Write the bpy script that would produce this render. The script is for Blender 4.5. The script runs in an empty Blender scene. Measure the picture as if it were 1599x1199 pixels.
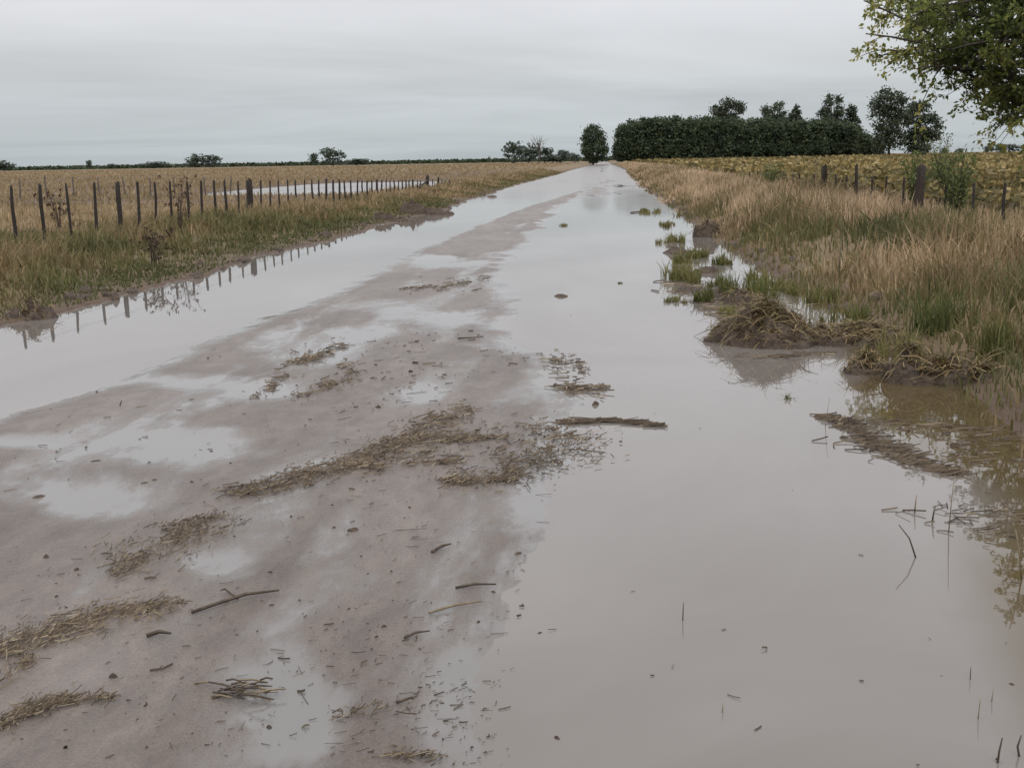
import bpy, math, random
import numpy as np
from mathutils import Vector, Matrix

# ------------------------------------------------------------------ camera, world, sun, exposure
scene = bpy.context.scene
COL = scene.collection
F, W_, H_ = 1870.0, 1599.0, 1199.0          # focal length and size of the photograph in its own pixels
EYE = 1.65
PITCH, YAW, ROLL = math.atan((599.5-249)/F), math.atan(145/F)*1.0, 0.0168
cam_d = bpy.data.cameras.new("camera")
cam = bpy.data.objects.new("camera", cam_d)
COL.objects.link(cam)
fw = np.array([-math.sin(YAW)*math.cos(PITCH), math.cos(YAW)*math.cos(PITCH), -math.sin(PITCH)])
r0 = np.array([math.cos(YAW), math.sin(YAW), 0.0])
u0 = np.cross(r0, fw)
rt = math.cos(ROLL)*r0 - math.sin(ROLL)*u0
up = math.sin(ROLL)*r0 + math.cos(ROLL)*u0
M = Matrix(((rt[0], up[0], -fw[0], 0), (rt[1], up[1], -fw[1], 0), (rt[2], up[2], -fw[2], EYE), (0, 0, 0, 1)))
cam.matrix_world = M
cam_d.sensor_width = 36
cam_d.lens = 36*F/W_
cam_d.clip_start, cam_d.clip_end = 0.05, 9000
scene.camera = cam

world = bpy.data.worlds.new("World")
scene.world = world
world.use_nodes = True
nt = world.node_tree
N, L = nt.nodes, nt.links
bg = N["Background"]
bg.inputs["Strength"].default_value = 0.1
SUN_EL, SUN_ROT = math.radians(48), math.radians(200)
sky = N.new("ShaderNodeTexSky")
sky.sky_type = 'NISHITA'
sky.sun_disc = False
sky.sun_elevation, sky.sun_rotation = SUN_EL, SUN_ROT
tc = N.new("ShaderNodeTexCoord")
sep = N.new("ShaderNodeSeparateXYZ")
L.new(tc.outputs["Generated"], sep.inputs[0])
ramp = N.new("ShaderNodeValToRGB")
L.new(sep.outputs["Z"], ramp.inputs[0])
cr = ramp.color_ramp
cr.elements[0].position, cr.elements[0].color = 0.0, (.450, .495, .520, 1)
cr.elements[1].position, cr.elements[1].color = 1.0, (1.45, 1.45, 1.48, 1)
for p, c in ((.045, (.520, .555, .580)), (.085, (.630, .640, .662)), (.14, (.745, .747, .775)), (.24, (.98, .985, 1.02)), (.45, (1.16, 1.165, 1.20))):
    e = cr.elements.new(p); e.color = (*c, 1)
zadd = N.new("ShaderNodeMath"); zadd.operation = 'ADD'; zadd.inputs[1].default_value = .06
L.new(sep.outputs["Z"], zadd.inputs[0])
div = N.new("ShaderNodeVectorMath"); div.operation = 'DIVIDE'
cmb = N.new("ShaderNodeCombineXYZ")
for i in range(3): L.new(zadd.outputs[0], cmb.inputs[i])
L.new(tc.outputs["Generated"], div.inputs[0]); L.new(cmb.outputs[0], div.inputs[1])
mapn = N.new("ShaderNodeMapping"); mapn.inputs["Scale"].default_value = (.20, .24, .2)
mapn.inputs["Rotation"].default_value = (0, 0, .25)
L.new(div.outputs[0], mapn.inputs[0])
noi = N.new("ShaderNodeTexNoise"); noi.inputs["Scale"].default_value = 1.1; noi.inputs["Detail"].default_value = 4
noi.inputs["Roughness"].default_value = .58; noi.inputs["Distortion"].default_value = .6
L.new(mapn.outputs[0], noi.inputs["Vector"])
mr = N.new("ShaderNodeMapRange")
mr.inputs["From Min"].default_value, mr.inputs["From Max"].default_value = .3, .7
mr.inputs["To Min"].default_value, mr.inputs["To Max"].default_value = 8.8, 11.4
L.new(noi.outputs[0], mr.inputs[0])
mul = N.new("ShaderNodeVectorMath"); mul.operation = 'SCALE'
L.new(ramp.outputs[0], mul.inputs[0]); L.new(mr.outputs[0], mul.inputs["Scale"])
mix = N.new("ShaderNodeMixRGB"); mix.inputs[0].default_value = .93
L.new(sky.outputs[0], mix.inputs[1]); L.new(mul.outputs[0], mix.inputs[2])
L.new(mix.outputs[0], bg.inputs["Color"])

sun_d = bpy.data.lights.new("sun", 'SUN')
sun_d.energy, sun_d.angle, sun_d.color = 1.0, math.radians(40), (1, .97, .92)
sun = bpy.data.objects.new("sun", sun_d)
COL.objects.link(sun)
sun.rotation_euler = (math.radians(90)-SUN_EL, 0, math.radians(20))
sun.location = (0, 0, 50)

scene.view_settings.view_transform = 'Standard'
scene.view_settings.look = 'None'
scene.view_settings.exposure = 0.07
scene.view_settings.gamma = 1
scene.render.engine = 'CYCLES'
scene.cycles.use_denoising = True
scene.cycles.max_bounces = 5
scene.cycles.diffuse_bounces = 3
scene.cycles.glossy_bounces = 3
scene.cycles.transmission_bounces = 3
scene.cycles.caustics_reflective = False

# ------------------------------------------------------------------ measuring helpers
def ray(px, py):
    return fw*F + rt*(px-799.5) + up*(599.5-py)
def G(px, py, z=0.0):
    """ground point at height z seen at a pixel of the photograph"""
    d = ray(px, py)
    t = (z-EYE)/d[2]
    return np.array([d[0]*t, d[1]*t, z])
def horizon(px):
    return 262.4-.0168*px
def at(px, y):
    """x of the vertical plane through column px, near the horizon, at distance y"""
    d = ray(px, horizon(px))
    return d[0]/d[1]*y
def zat(px, py, y):
    d = ray(px, py)
    return EYE+d[2]/d[1]*y
RNG = np.random.default_rng(7)
random.seed(5)

def _hash(ix, iy, s):
    h = (ix.astype(np.int64)*374761393 + iy.astype(np.int64)*668265263 + s*974711) & 0x7fffffff
    h = ((h ^ (h >> 13))*1274126177) & 0x7fffffff
    h = h ^ (h >> 16)
    return (h & 0xffff)/65535.0
def vn(x, y, s=0):
    x = np.asarray(x, float); y = np.asarray(y, float)
    ix, iy = np.floor(x), np.floor(y)
    fx, fy = x-ix, y-iy
    fx = fx*fx*(3-2*fx); fy = fy*fy*(3-2*fy)
    a = _hash(ix, iy, s); b = _hash(ix+1, iy, s); c = _hash(ix, iy+1, s); d = _hash(ix+1, iy+1, s)
    return (a+(b-a)*fx)*(1-fy) + (c+(d-c)*fx)*fy
def fbm(x, y, s=0, o=4):
    v, a, t = 0, 1, 0
    for k in range(o):
        v = v + a*vn(np.asarray(x)*2**k+13.7*k, np.asarray(y)*2**k+7.1*k, s+k); t += a; a *= .5
    return v/t-.5                       # about -0.35 .. 0.35
def sm(t):
    t = np.clip(t, 0, 1); return t*t*(3-2*t)

# ------------------------------------------------------------------ mesh and material helpers
def link(name, me, mat=None, parent=None, loc=None):
    o = bpy.data.objects.new(name, me)
    COL.objects.link(o)
    if mat and me: me.materials.append(mat)
    if parent: o.parent = parent
    if loc is not None: o.location = loc
    return o
def npmesh(name, V, Fc, attrs=None, smooth=False):
    """mesh from arrays: V (n,3), Fc list of (m,k) integer arrays"""
    if not isinstance(Fc, list): Fc = [Fc]
    Fc = [f for f in Fc if len(f)]
    me = bpy.data.meshes.new(name)
    V = np.asarray(V, np.float32)
    me.vertices.add(len(V)); me.vertices.foreach_set("co", V.ravel())
    loops = np.concatenate([f.ravel() for f in Fc]).astype(np.int32)
    sizes = np.concatenate([np.full(len(f), f.shape[1]) for f in Fc])
    starts = np.concatenate([[0], np.cumsum(sizes)[:-1]]).astype(np.int32)
    me.loops.add(len(loops)); me.loops.foreach_set("vertex_index", loops)
    me.polygons.add(len(sizes)); me.polygons.foreach_set("loop_start", starts)
    if smooth: me.polygons.foreach_set("use_smooth", np.ones(len(sizes), bool))
    me.update(calc_edges=True)
    for k, a in (attrs or {}).items():
        at_ = me.attributes.new(k, 'FLOAT', 'POINT'); at_.data.foreach_set("value", np.asarray(a, np.float32))
    return me
def tag(o, label, cat, group=None, kind=None):
    o["label"] = label; o["category"] = cat
    if group: o["group"] = group
    if kind: o["kind"] = kind
    return o
def thing(name, label, cat, loc, group=None):
    o = bpy.data.objects.new(name, None); COL.objects.link(o)
    o.location = loc; o.empty_display_size = .2
    return tag(o, label, cat, group)
def newmat(name):
    m = bpy.data.materials.new(name); m.use_nodes = True
    nt = m.node_tree
    return m, nt.nodes, nt.links, nt.nodes["Principled BSDF"]
def nramp(N, stops):
    r = N.new("ShaderNodeValToRGB"); c = r.color_ramp
    c.elements[0].position, c.elements[0].color = stops[0][0], (*stops[0][1], 1)
    c.elements[1].position, c.elements[1].color = stops[-1][0], (*stops[-1][1], 1)
    for p, col in stops[1:-1]:
        e = c.elements.new(p); e.color = (*col, 1)
    return r
def noise(N, L, vec, scale, detail=4, rough=.55, mscale=None):
    n = N.new("ShaderNodeTexNoise"); n.inputs["Scale"].default_value = scale
    n.inputs["Detail"].default_value = detail; n.inputs["Roughness"].default_value = rough
    if mscale:
        mp = N.new("ShaderNodeMapping"); mp.inputs["Scale"].default_value = mscale
        L.new(vec, mp.inputs[0]); L.new(mp.outputs[0], n.inputs["Vector"])
    else: L.new(vec, n.inputs["Vector"])
    return n
def mrange(N, L, sock, a, b, c, d):
    m = N.new("ShaderNodeMapRange")
    for k, v in zip(("From Min", "From Max", "To Min", "To Max"), (a, b, c, d)): m.inputs[k].default_value = v
    L.new(sock, m.inputs[0]); return m
def foliage_mat(name, stops, transl=.3, rough=.6, var=.25):
    """leaf material: colour from the per-leaf 'tint' attribute"""
    m, N, L, b = newmat(name)
    a = N.new("ShaderNodeAttribute"); a.attribute_name = "tint"
    r = nramp(N, stops); L.new(a.outputs["Fac"], r.inputs[0])
    g = N.new("ShaderNodeNewGeometry")
    n = noise(N, L, g.outputs["Position"], .9, 3)
    mm = mrange(N, L, n.outputs[0], .3, .7, 1-var, 1+var)
    s = N.new("ShaderNodeVectorMath"); s.operation = 'SCALE'
    L.new(r.outputs[0], s.inputs[0]); L.new(mm.outputs[0], s.inputs["Scale"])
    L.new(s.outputs[0], b.inputs["Base Color"])
    b.inputs["Roughness"].default_value = rough
    b.inputs["Specular IOR Level"].default_value = .25
    t = N.new("ShaderNodeBsdfTranslucent"); L.new(s.outputs[0], t.inputs["Color"])
    mx = N.new("ShaderNodeMixShader"); mx.inputs[0].default_value = transl
    L.new(b.outputs[0], mx.inputs[1]); L.new(t.outputs[0], mx.inputs[2])
    L.new(mx.outputs[0], N["Material Output"].inputs["Surface"])
    return m
def earth_mat(name, c0, c1, scale=12, rough=.75, bump=.6, dist=.03):
    m, N, L, b = newmat(name)
    g = N.new("ShaderNodeNewGeometry")
    n = noise(N, L, g.outputs["Position"], scale, 6, .62)
    r = nramp(N, [(.32, c0), (.68, c1)]); L.new(n.outputs[0], r.inputs[0])
    L.new(r.outputs[0], b.inputs["Base Color"]); b.inputs["Roughness"].default_value = rough
    bp = N.new("ShaderNodeBump"); bp.inputs["Strength"].default_value = bump; bp.inputs["Distance"].default_value = dist
    L.new(n.outputs[0], bp.inputs["Height"]); L.new(bp.outputs[0], b.inputs["Normal"])
    return m

# ------------------------------------------------------------------ terrain
def curve(pts, far):
    g = np.array([G(*p)[:2] for p in pts])
    g = np.vstack([g, far]); g = g[np.argsort(g[:, 1])]
    return lambda y: np.interp(y, g[:, 1], g[:, 0])
cA = curve([(0, 506), (90, 492), (180, 463), (290, 437), (400, 402), (500, 380), (600, 351), (700, 324), (800, 291), (870, 273)], [(-4.6, 160), (-3.2, 260), (-2.2, 420)])
cB = curve([(0, 651), (70, 632), (130, 618), (200, 590), (300, 541), (400, 503), (480, 472), (560, 436), (640, 396), (720, 362), (790, 335), (840, 318)], [(-1.2, 62), (-.3, 80), (-.3, 420)])
cC = curve([(745, 1199), (775, 1000), (800, 900), (840, 820), (850, 760), (885, 690), (905, 640), (880, 610), (850, 575), (812, 540), (795, 490), (790, 430), (830, 370), (868, 330)], [(-.9, 62), (-.4, 80), (-.4, 420)])
cD = curve([(1599, 690), (1500, 612), (1405, 548), (1300, 486), (1215, 425), (1140, 388), (1100, 362), (1055, 325), (1005, 293), (985, 275)], [(3.0, 160), (2.6, 260), (2.2, 420)])
def edges(y):
    w = np.clip(y/12, .35, 4)
    a = cA(y)+.35*fbm(y*.9, y*0+3, 11)*w**.5
    b = cB(y)+.22*fbm(y*.8, y*0+5, 21)
    c = cC(y)+.5*fbm(y*1.1, y*0+9, 31)*np.minimum(w, 1.4)
    b = b+.10*fbm(y*3.5, y*0+1, 27)*np.minimum(w, 1.5); c = c+.22*fbm(y*4.2, y*0+4, 37)*np.minimum(w, 1.5)
    d = cD(y)+.55*fbm(y*.7, y*0+2, 41)*np.minimum(w, 1.2)
    return a, b, c, d
PUD = [(250, 700, 170, 34), (20, 692, 70, 14), (290, 600, 90, 14), (470, 545, 95, 26), (600, 478, 90, 16), (470, 1120, 80, 90),
       (560, 520, 70, 14), (150, 780, 130, 40), (420, 612, 60, 18), (690, 410, 60, 10), (640, 620, 70, 18), (330, 880, 60, 24), (700, 500, 60, 10)]
PUDW = []
for (px, py, rx, ry) in PUD:
    c = G(px, py); e = G(px+rx, py)-c; f = G(px, py-ry)-G(px, py+ry)
    PUDW.append((c[0], c[1], abs(e[0]), abs(f[1])/2, f[0]/f[1]))
def height(x, y):
    x = np.asarray(x, float); y = np.asarray(y, float)
    a, b, c, d = edges(y)
    n1 = fbm(x*.35, y*.35, 51); n2 = fbm(x*1.7, y*1.7, 61); n3 = fbm(x*5, y*5, 71, 3)
    # vegetated verges
    tl = np.maximum(a-x, 0); tr = np.maximum(x-d, 0)
    fence_fall = sm((y-22)/34)*.22
    left = (.045*sm(tl/.25)+.21*sm((tl-.2)/3.2))*(1+.5*n2) + .08*n1*sm(tl/2) + .05*n3*sm(tl/.6) - fence_fall*sm((tl-1)/3)
    left = left + sm((tl-6)/30)*(-.06+.25*n1)
    left = np.maximum(left, .025+.03*sm(tl/3))
    hol = np.exp(-((y-80)/17)**4)*sm((-9.8-x)/.8)*sm((x+25)/5) \
        + .80*np.exp(-((y-73)/1.3)**4)*sm((-27-x)/8)*sm((x+60)/10)
    left = left*(1-np.minimum(hol, 1)) - .09*np.minimum(hol, 1)
    left = np.where(y > 110, left+sm((y-110)/200)*.18, left)
    right = (.09*sm(tr/.5)+.22*sm(tr/2.0))*(1+.6*n2)+.06*n3*sm(tr/.6)+.06*n1*sm(tr)
    right = right + sm((tr-4)/60)*.1
    # water beds and the mud crown
    e1 = np.minimum(x-a, b-x); wl = -.09*sm(e1/.5)-.004
    e2 = np.minimum((x-c)*.55, d-x); wr = -.07*sm(e2/.7)-.002
    bar = sm((fbm(x*.42+.02*y, y*.085, 401, 3)-.10)/.10)*sm((y-22)/12)*sm(e2/.5)
    wr = wr+.078*bar                              # low mud bars just breaking the far water
    e3 = np.minimum(x-b, c-x)
    q = x-cB(y); vs = y
    warp = .9*fbm(x*.5, y*.25, 81)
    rut = fbm(q*1.6+warp, vs*.22, 91, 3)
    trk = 1-np.abs(4*vn(q*2.6+warp*2.2, vs*.16, 93)-2)          # long narrow wheel-track ridges
    rip = fbm(q*8+warp*4, vs*2.2, 97, 3)
    far = 1+sm((y-12)/25)*.8
    mud = (.017*sm(e3/.35)+.007*sm(e3/1.2)+.022*np.exp(-((x-b-.45)/.32)**2)*sm(e3/.4)+.034*rut*sm(e3/.5)+.012*(trk-.4)*sm(e3/.5)+.008*rip*sm(e3/.3)+.005*n3)*far
    mud = np.where(e3 > .25, np.maximum(mud, .0035+.004*n2), mud)
    for (qx, qy, ra, rb, sh) in PUDW:
        g = np.exp(-(((x-qx-(y-qy)*sh)/ra)**2+((y-qy)/rb)**2)**1.5)
        mud = np.maximum(mud*(1-.88*g)-.004*g, np.minimum(mud, .0015))
    z = np.where(x < a, left, np.where(x < b, wl, np.where(x < c, mud, np.where(x < d, wr, right))))
    z = np.where((y > 270) & (x > a) & (x < d), .02, z)
    return z
def line(lo, hi, step, grow, ext):
    core = np.arange(lo, hi+1e-6, step)
    s, p, out = step, hi, []
    while p < ext: s *= grow; p += s; out.append(p)
    s, p, pre = step, lo, []
    while p > -ext: s *= grow; p -= s; pre.append(p)
    return np.concatenate([pre[::-1], core, out])
xs = line(-7.5, 4.5, .032, 1.06, 4200)
ys = [-12.0]
while ys[-1] < 2: ys.append(ys[-1]+.35)
while ys[-1] < 4200:
    y = ys[-1]; ys.append(y+max(.03, .0045*y) if y < 120 else y+max(.03, .0045*y)*(1+(y-120)/120))
ys = np.array(ys)
X, Y = np.meshgrid(xs, ys)
Z = height(X, Y)
ea, eb, ec, ed = edges(Y)
veg = np.maximum(sm((ea-X)/.06+1.0), sm((X-ed)/.08+1.0))
nx, ny = len(xs), len(ys)
idx = np.arange(nx*ny).reshape(ny, nx)
FQ = np.stack([idx[:-1, :-1], idx[:-1, 1:], idx[1:, 1:], idx[1:, :-1]], -1).reshape(-1, 4)
me = npmesh("ground", np.stack([X, Y, Z], -1).reshape(-1, 3), FQ, {"veg": veg.ravel()}, True)

m, N, L, b = newmat("wet_mud_and_soil")
g = N.new("ShaderNodeNewGeometry"); P = g.outputs["Position"]
sp = N.new("ShaderNodeSeparateXYZ"); L.new(P, sp.inputs[0])
n1 = noise(N, L, P, 1.3, 6, .6, (1, .35, 1)); n2 = noise(N, L, P, 9, 6, .65, (1, .5, 1)); n3 = noise(N, L, P, 55, 4, .6)
mudc = nramp(N, [(.3, (.108, .084, .070)), (.5, (.148, .119, .102)), (.7, (.195, .163, .144))])
L.new(n1.outputs[0], mudc.inputs[0])
mm = mrange(N, L, n2.outputs[0], .3, .7, .74, 1.2)
ngr = noise(N, L, P, 120, 4, .7); mg = mrange(N, L, ngr.outputs[0], .35, .65, .80, 1.16)       # grit
mm2 = N.new("ShaderNodeMath"); mm2.operation = 'MULTIPLY'; L.new(mm.outputs[0], mm2.inputs[0]); L.new(mg.outputs[0], mm2.inputs[1]); mm = mm2
sc = N.new("ShaderNodeVectorMath"); sc.operation = 'SCALE'
L.new(mudc.outputs[0], sc.inputs[0]); L.new(mm.outputs[0], sc.inputs["Scale"])
nf = noise(N, L, P, .06, 5, .6, (.5, 2.2, 1)); ng = noise(N, L, P, 2.2, 5, .6)
vegc = nramp(N, [(.28, (.085, .060, .034)), (.42, (.14, .105, .058)), (.55, (.19, .135, .075)), (.66, (.19, .115, .068)), (.8, (.13, .11, .05))])
addn = N.new("ShaderNodeMath"); addn.operation = 'MULTIPLY_ADD'; addn.inputs[1].default_value = .3
L.new(ng.outputs[0], addn.inputs[0])
sub = N.new("ShaderNodeMath"); sub.operation = 'SUBTRACT'; sub.inputs[1].default_value = .15
L.new(nf.outputs[0], sub.inputs[0]); L.new(sub.outputs[0], addn.inputs[2]); L.new(addn.outputs[0], vegc.inputs[0])
va = N.new("ShaderNodeAttribute"); va.attribute_name = "veg"
zb = N.new("ShaderNodeMath"); zb.operation = 'MULTIPLY_ADD'; zb.inputs[1].default_value = .12
L.new(ng.outputs[0], zb.inputs[0]); L.new(sp.outputs["Z"], zb.inputs[2])
soilf = mrange(N, L, zb.outputs[0], .07, .20, 0, 1)          # bare dark bank earth at the waterline, turf above
soilc = N.new("ShaderNodeMixRGB"); L.new(soilf.outputs[0], soilc.inputs[0]); soilc.inputs[1].default_value = (.085, .055, .038, 1); L.new(vegc.outputs[0], soilc.inputs[2])
mixc = N.new("ShaderNodeMixRGB"); L.new(va.outputs["Fac"], mixc.inputs[0]); L.new(sc.outputs[0], mixc.inputs[1]); L.new(soilc.outputs[0], mixc.inputs[2])
zw = N.new("ShaderNodeMath"); zw.operation = 'MULTIPLY_ADD'; zw.inputs[1].default_value = .034   # uneven edge of the wet film
L.new(n2.outputs[0], zw.inputs[0]); L.new(sp.outputs["Z"], zw.inputs[2])
nw = noise(N, L, P, 1.1, 5, .6, (1, .4, 1)); nw.inputs["Distortion"].default_value = .8
zw2 = N.new("ShaderNodeMath"); zw2.operation = 'MULTIPLY_ADD'; zw2.inputs[1].default_value = .08
L.new(nw.outputs[0], zw2.inputs[0]); L.new(zw.outputs[0], zw2.inputs[2])
zws = N.new("ShaderNodeMath"); zws.operation = 'SUBTRACT'; zws.inputs[1].default_value = .058
L.new(zw2.outputs[0], zws.inputs[0]); zw = zws
fm = mrange(N, L, zw.outputs[0], .000, .018, 0, 1)          # thin silty water film in the hollows, bare mud on the ridges
fc = N.new("ShaderNodeMixRGB"); L.new(fm.outputs[0], fc.inputs[0]); fc.inputs[1].default_value = (.168, .159, .151, 1); L.new(sc.outputs[0], fc.inputs[2])
L.new(fc.outputs[0], mixc.inputs[1]); L.new(mixc.outputs[0], b.inputs["Base Color"])
rz = mrange(N, L, zw.outputs[0], .000, .018, .05, .40)
rv = N.new("ShaderNodeMixRGB"); L.new(va.outputs["Fac"], rv.inputs[0]); L.new(rz.outputs[0], rv.inputs[1]); rv.inputs[2].default_value = (.8, .8, .8, 1)
L.new(rv.outputs[0], b.inputs["Roughness"])
b.inputs["IOR"].default_value = 1.36
ma = N.new("ShaderNodeMath"); ma.operation = 'MULTIPLY_ADD'; ma.inputs[1].default_value = .55
L.new(n3.outputs[0], ma.inputs[0]); L.new(n2.outputs[0], ma.inputs[2])
n4 = noise(N, L, P, 170, 3, .6); ma4 = N.new("ShaderNodeMath"); ma4.operation = 'MULTIPLY_ADD'; ma4.inputs[1].default_value = .25
L.new(n4.outputs[0], ma4.inputs[0]); L.new(ma.outputs[0], ma4.inputs[2]); ma = ma4
bs = mrange(N, L, zw.outputs[0], .002, .018, .06, 1.0)
bp = N.new("ShaderNodeBump"); bp.inputs["Distance"].default_value = .016
L.new(bs.outputs[0], bp.inputs["Strength"]); L.new(ma.outputs[0], bp.inputs["Height"]); L.new(bp.outputs[0], b.inputs["Normal"])
MUD = m
ground = link("ground", me, MUD)
tag(ground, "flat farmland with a wet muddy dirt road running to the horizon", "ground", kind="structure")

# flood water: one level sheet at z = 0
m, N, L, b = newmat("muddy_water")
g = N.new("ShaderNodeNewGeometry"); P = g.outputs["Position"]
n1 = noise(N, L, P, .5, 4, .55, (1, .5, 1)); n1.inputs["Distortion"].default_value = 1.2
r = nramp(N, [(.3, (.142, .124, .110)), (.7, (.196, .177, .162))]); L.new(n1.outputs[0], r.inputs[0])
ca_ = N.new("ShaderNodeAttribute"); ca_.attribute_name = "dark_reflection"         # browner water by the bank, the tree's dark reflection painted into its colour
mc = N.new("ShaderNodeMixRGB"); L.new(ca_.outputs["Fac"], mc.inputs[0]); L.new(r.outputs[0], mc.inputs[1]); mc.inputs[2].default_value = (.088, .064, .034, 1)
L.new(mc.outputs[0], b.inputs["Base Color"])
spw = N.new("ShaderNodeSeparateXYZ"); L.new(P, spw.inputs[0])
nr_ = noise(N, L, P, .12, 3, .6, (1, .3, 1))
yr = N.new("ShaderNodeMath"); yr.operation = 'MULTIPLY_ADD'; yr.inputs[1].default_value = 60
L.new(nr_.outputs[0], yr.inputs[0]); L.new(spw.outputs["Y"], yr.inputs[2])
rw = mrange(N, L, yr.outputs[0], 58, 110, .012, .26); L.new(rw.outputs[0], b.inputs["Roughness"])   # ruffled by wind further off
b.inputs["IOR"].default_value = 1.33
n2 = noise(N, L, P, 3.2, 3, .5, (1, .45, 1)); n3 = noise(N, L, P, 17, 2, .5)
ma = N.new("ShaderNodeMath"); ma.operation = 'MULTIPLY_ADD'; ma.inputs[1].default_value = .12
L.new(n3.outputs[0], ma.inputs[0]); L.new(n2.outputs[0], ma.inputs[2])
bp = N.new("ShaderNodeBump"); bp.inputs["Strength"].default_value = .03; bp.inputs["Distance"].default_value = .02
L.new(ma.outputs[0], bp.inputs["Height"]); L.new(bp.outputs[0], b.inputs["Normal"])
WATER = m
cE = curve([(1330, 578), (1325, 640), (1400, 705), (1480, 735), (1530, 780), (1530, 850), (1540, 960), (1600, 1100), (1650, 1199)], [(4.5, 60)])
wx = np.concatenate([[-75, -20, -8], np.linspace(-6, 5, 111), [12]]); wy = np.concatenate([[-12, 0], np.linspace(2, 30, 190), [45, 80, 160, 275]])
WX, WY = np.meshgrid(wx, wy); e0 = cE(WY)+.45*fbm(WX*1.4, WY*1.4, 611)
dark_reflection = sm((WX-e0)/.35+.3)*sm((24-WY)/8)
wi = np.arange(WX.size).reshape(WX.shape)
me = npmesh("water", np.stack([WX, WY, WX*0], -1).reshape(-1, 3), np.stack([wi[:-1, :-1], wi[:-1, 1:], wi[1:, 1:], wi[1:, :-1]], -1).reshape(-1, 4), {"dark_reflection": dark_reflection.ravel()})
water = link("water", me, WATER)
tag(water, "still brown flood water covering the dirt road", "water", kind="structure")

# ------------------------------------------------------------------ grass
DRY = [(0, (.062, .072, .028)), (.25, (.115, .118, .045)), (.5, (.185, .145, .070)), (.75, (.33, .235, .14)), (1, (.52, .39, .26))]
GRASS = foliage_mat("grass_blades", DRY, .25)
GRASS_L = foliage_mat("brown_field_grass", [(0, (.088, .094, .036)), (.3, (.145, .130, .055)), (.6, (.225, .165, .088)), (1, (.36, .265, .155))], .2)
def blades(P, h, w, tint, lean=.35, rng=RNG, az=None):
    n = len(P)
    az = rng.uniform(0, 2*np.pi, n) if az is None else az
    la = rng.uniform(0, 2*np.pi, n); lm = np.abs(rng.normal(0, lean, n))*h
    D = np.stack([np.cos(la)*lm, np.sin(la)*lm, np.zeros(n)], -1)
    S = np.stack([np.cos(az), np.sin(az), np.zeros(n)], -1)*(w[:, None]/2)
    U = np.zeros((n, 3)); U[:, 2] = h
    base = P - np.array([0, 0, .02])
    V = np.stack([base-S, base+S, P+U*.55+D*.32-S*.8, P+U*.55+D*.32+S*.8,
                  P+U*np.sqrt(np.maximum(.3, 1-.35*(lm/h)[:, None]**2))+D-S*.15, P+U*np.sqrt(np.maximum(.3, 1-.35*(lm/h)[:, None]**2))+D+S*.15], 1).reshape(-1, 3)
    o = np.arange(n)[:, None]*6
    Fc = np.concatenate([o+[0, 1, 3, 2], o+[2, 3, 5, 4]], 0)
    return V, Fc, np.repeat(tint, 6)
def grass_obj(name, sets, mat):
    Vs, Fs, Ts, k = [], [], [], 0
    for V, Fc, T in sets:
        Vs.append(V); Fs.append(Fc+k); Ts.append(T); k += len(V)
    return link(name, npmesh(name, np.concatenate(Vs), np.concatenate(Fs), {"tint": np.concatenate(Ts)}), mat)
def scatter(n, y0, y1, xfun, rng=RNG, p=1.0):
    """n points, denser near the camera; xfun(y, u) gives x"""
    u = rng.uniform(0, 1, n)
    y = y0*(y1/y0)**u if p == 1 else y0+(y1-y0)*u
    x = xfun(y, rng.uniform(0, 1, n))
    return x, y
sets = []
# left verge: low green and brown grass from the waterline to beyond the fence
x, y = scatter(70000, 8, 150, lambda y, u: edges(y)[0]-.08-u**1.25*5.5)
t = edges(y)[0]-x
cl = fbm(x*.8, y*.55, 101); gr = fbm(x*.45, y*.3, 111)
keep = RNG.uniform(0, 1, len(x)) < np.clip(.8+2.2*cl, .12, 1)*np.where(t < .5, .25+t*1.2, 1)
x, y, t, cl, gr = (q[keep] for q in (x, y, t, cl, gr))
z = height(x, y); d = np.maximum(y, 8)
h = (.035+.23*sm((t-.2)/3.0))*(.5+RNG.uniform(0, 1.0, len(x)))*(1+1.8*cl)*np.where(t > 3.2, .8, 1)
green = np.clip(.47-1.3*gr+.5*fbm(x*2.6, y*1.6, 117)-.32*sm((2.2-t)/2.2)+.15*sm((y-34)/20)+RNG.normal(0, .13, len(x)), 0, 1)
green = np.where(t > 2.6, np.clip(green+.12, 0, 1), green)
k = z > 0
sets.append(blades(np.stack([x, y, z], -1)[k], h[k], (.006+.0011*d)[k], green[k], .55))
# left field: dry grass to the horizon
x, y = scatter(60000, 14, 420, lambda y, u: edges(y)[0]-4.8-u*(y*.62+4))
cl = fbm(x*.12, y*.12, 121); z = height(x, y); d = y
k = (z > .015) & (RNG.uniform(0, 1, len(x)) < np.clip(.9+1.5*cl, .2, 1))
x, y, z, d, cl = (q[k] for q in (x, y, z, d, cl))
h = (.13+.09*sm((x+14)/-8))*(.6+RNG.uniform(0, .8, len(x)))*(1+.8*cl)
sets.append(blades(np.stack([x, y, z], -1), h, .008+.0011*d, np.clip(.74+.6*cl+RNG.normal(0, .07, len(x)), 0, 1), .4))
g1 = grass_obj("verge_grass", sets, GRASS_L)
tag(g1, "low mixed green and brown grass along the fence and field", "grass", kind="stuff")
sets = []
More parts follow.
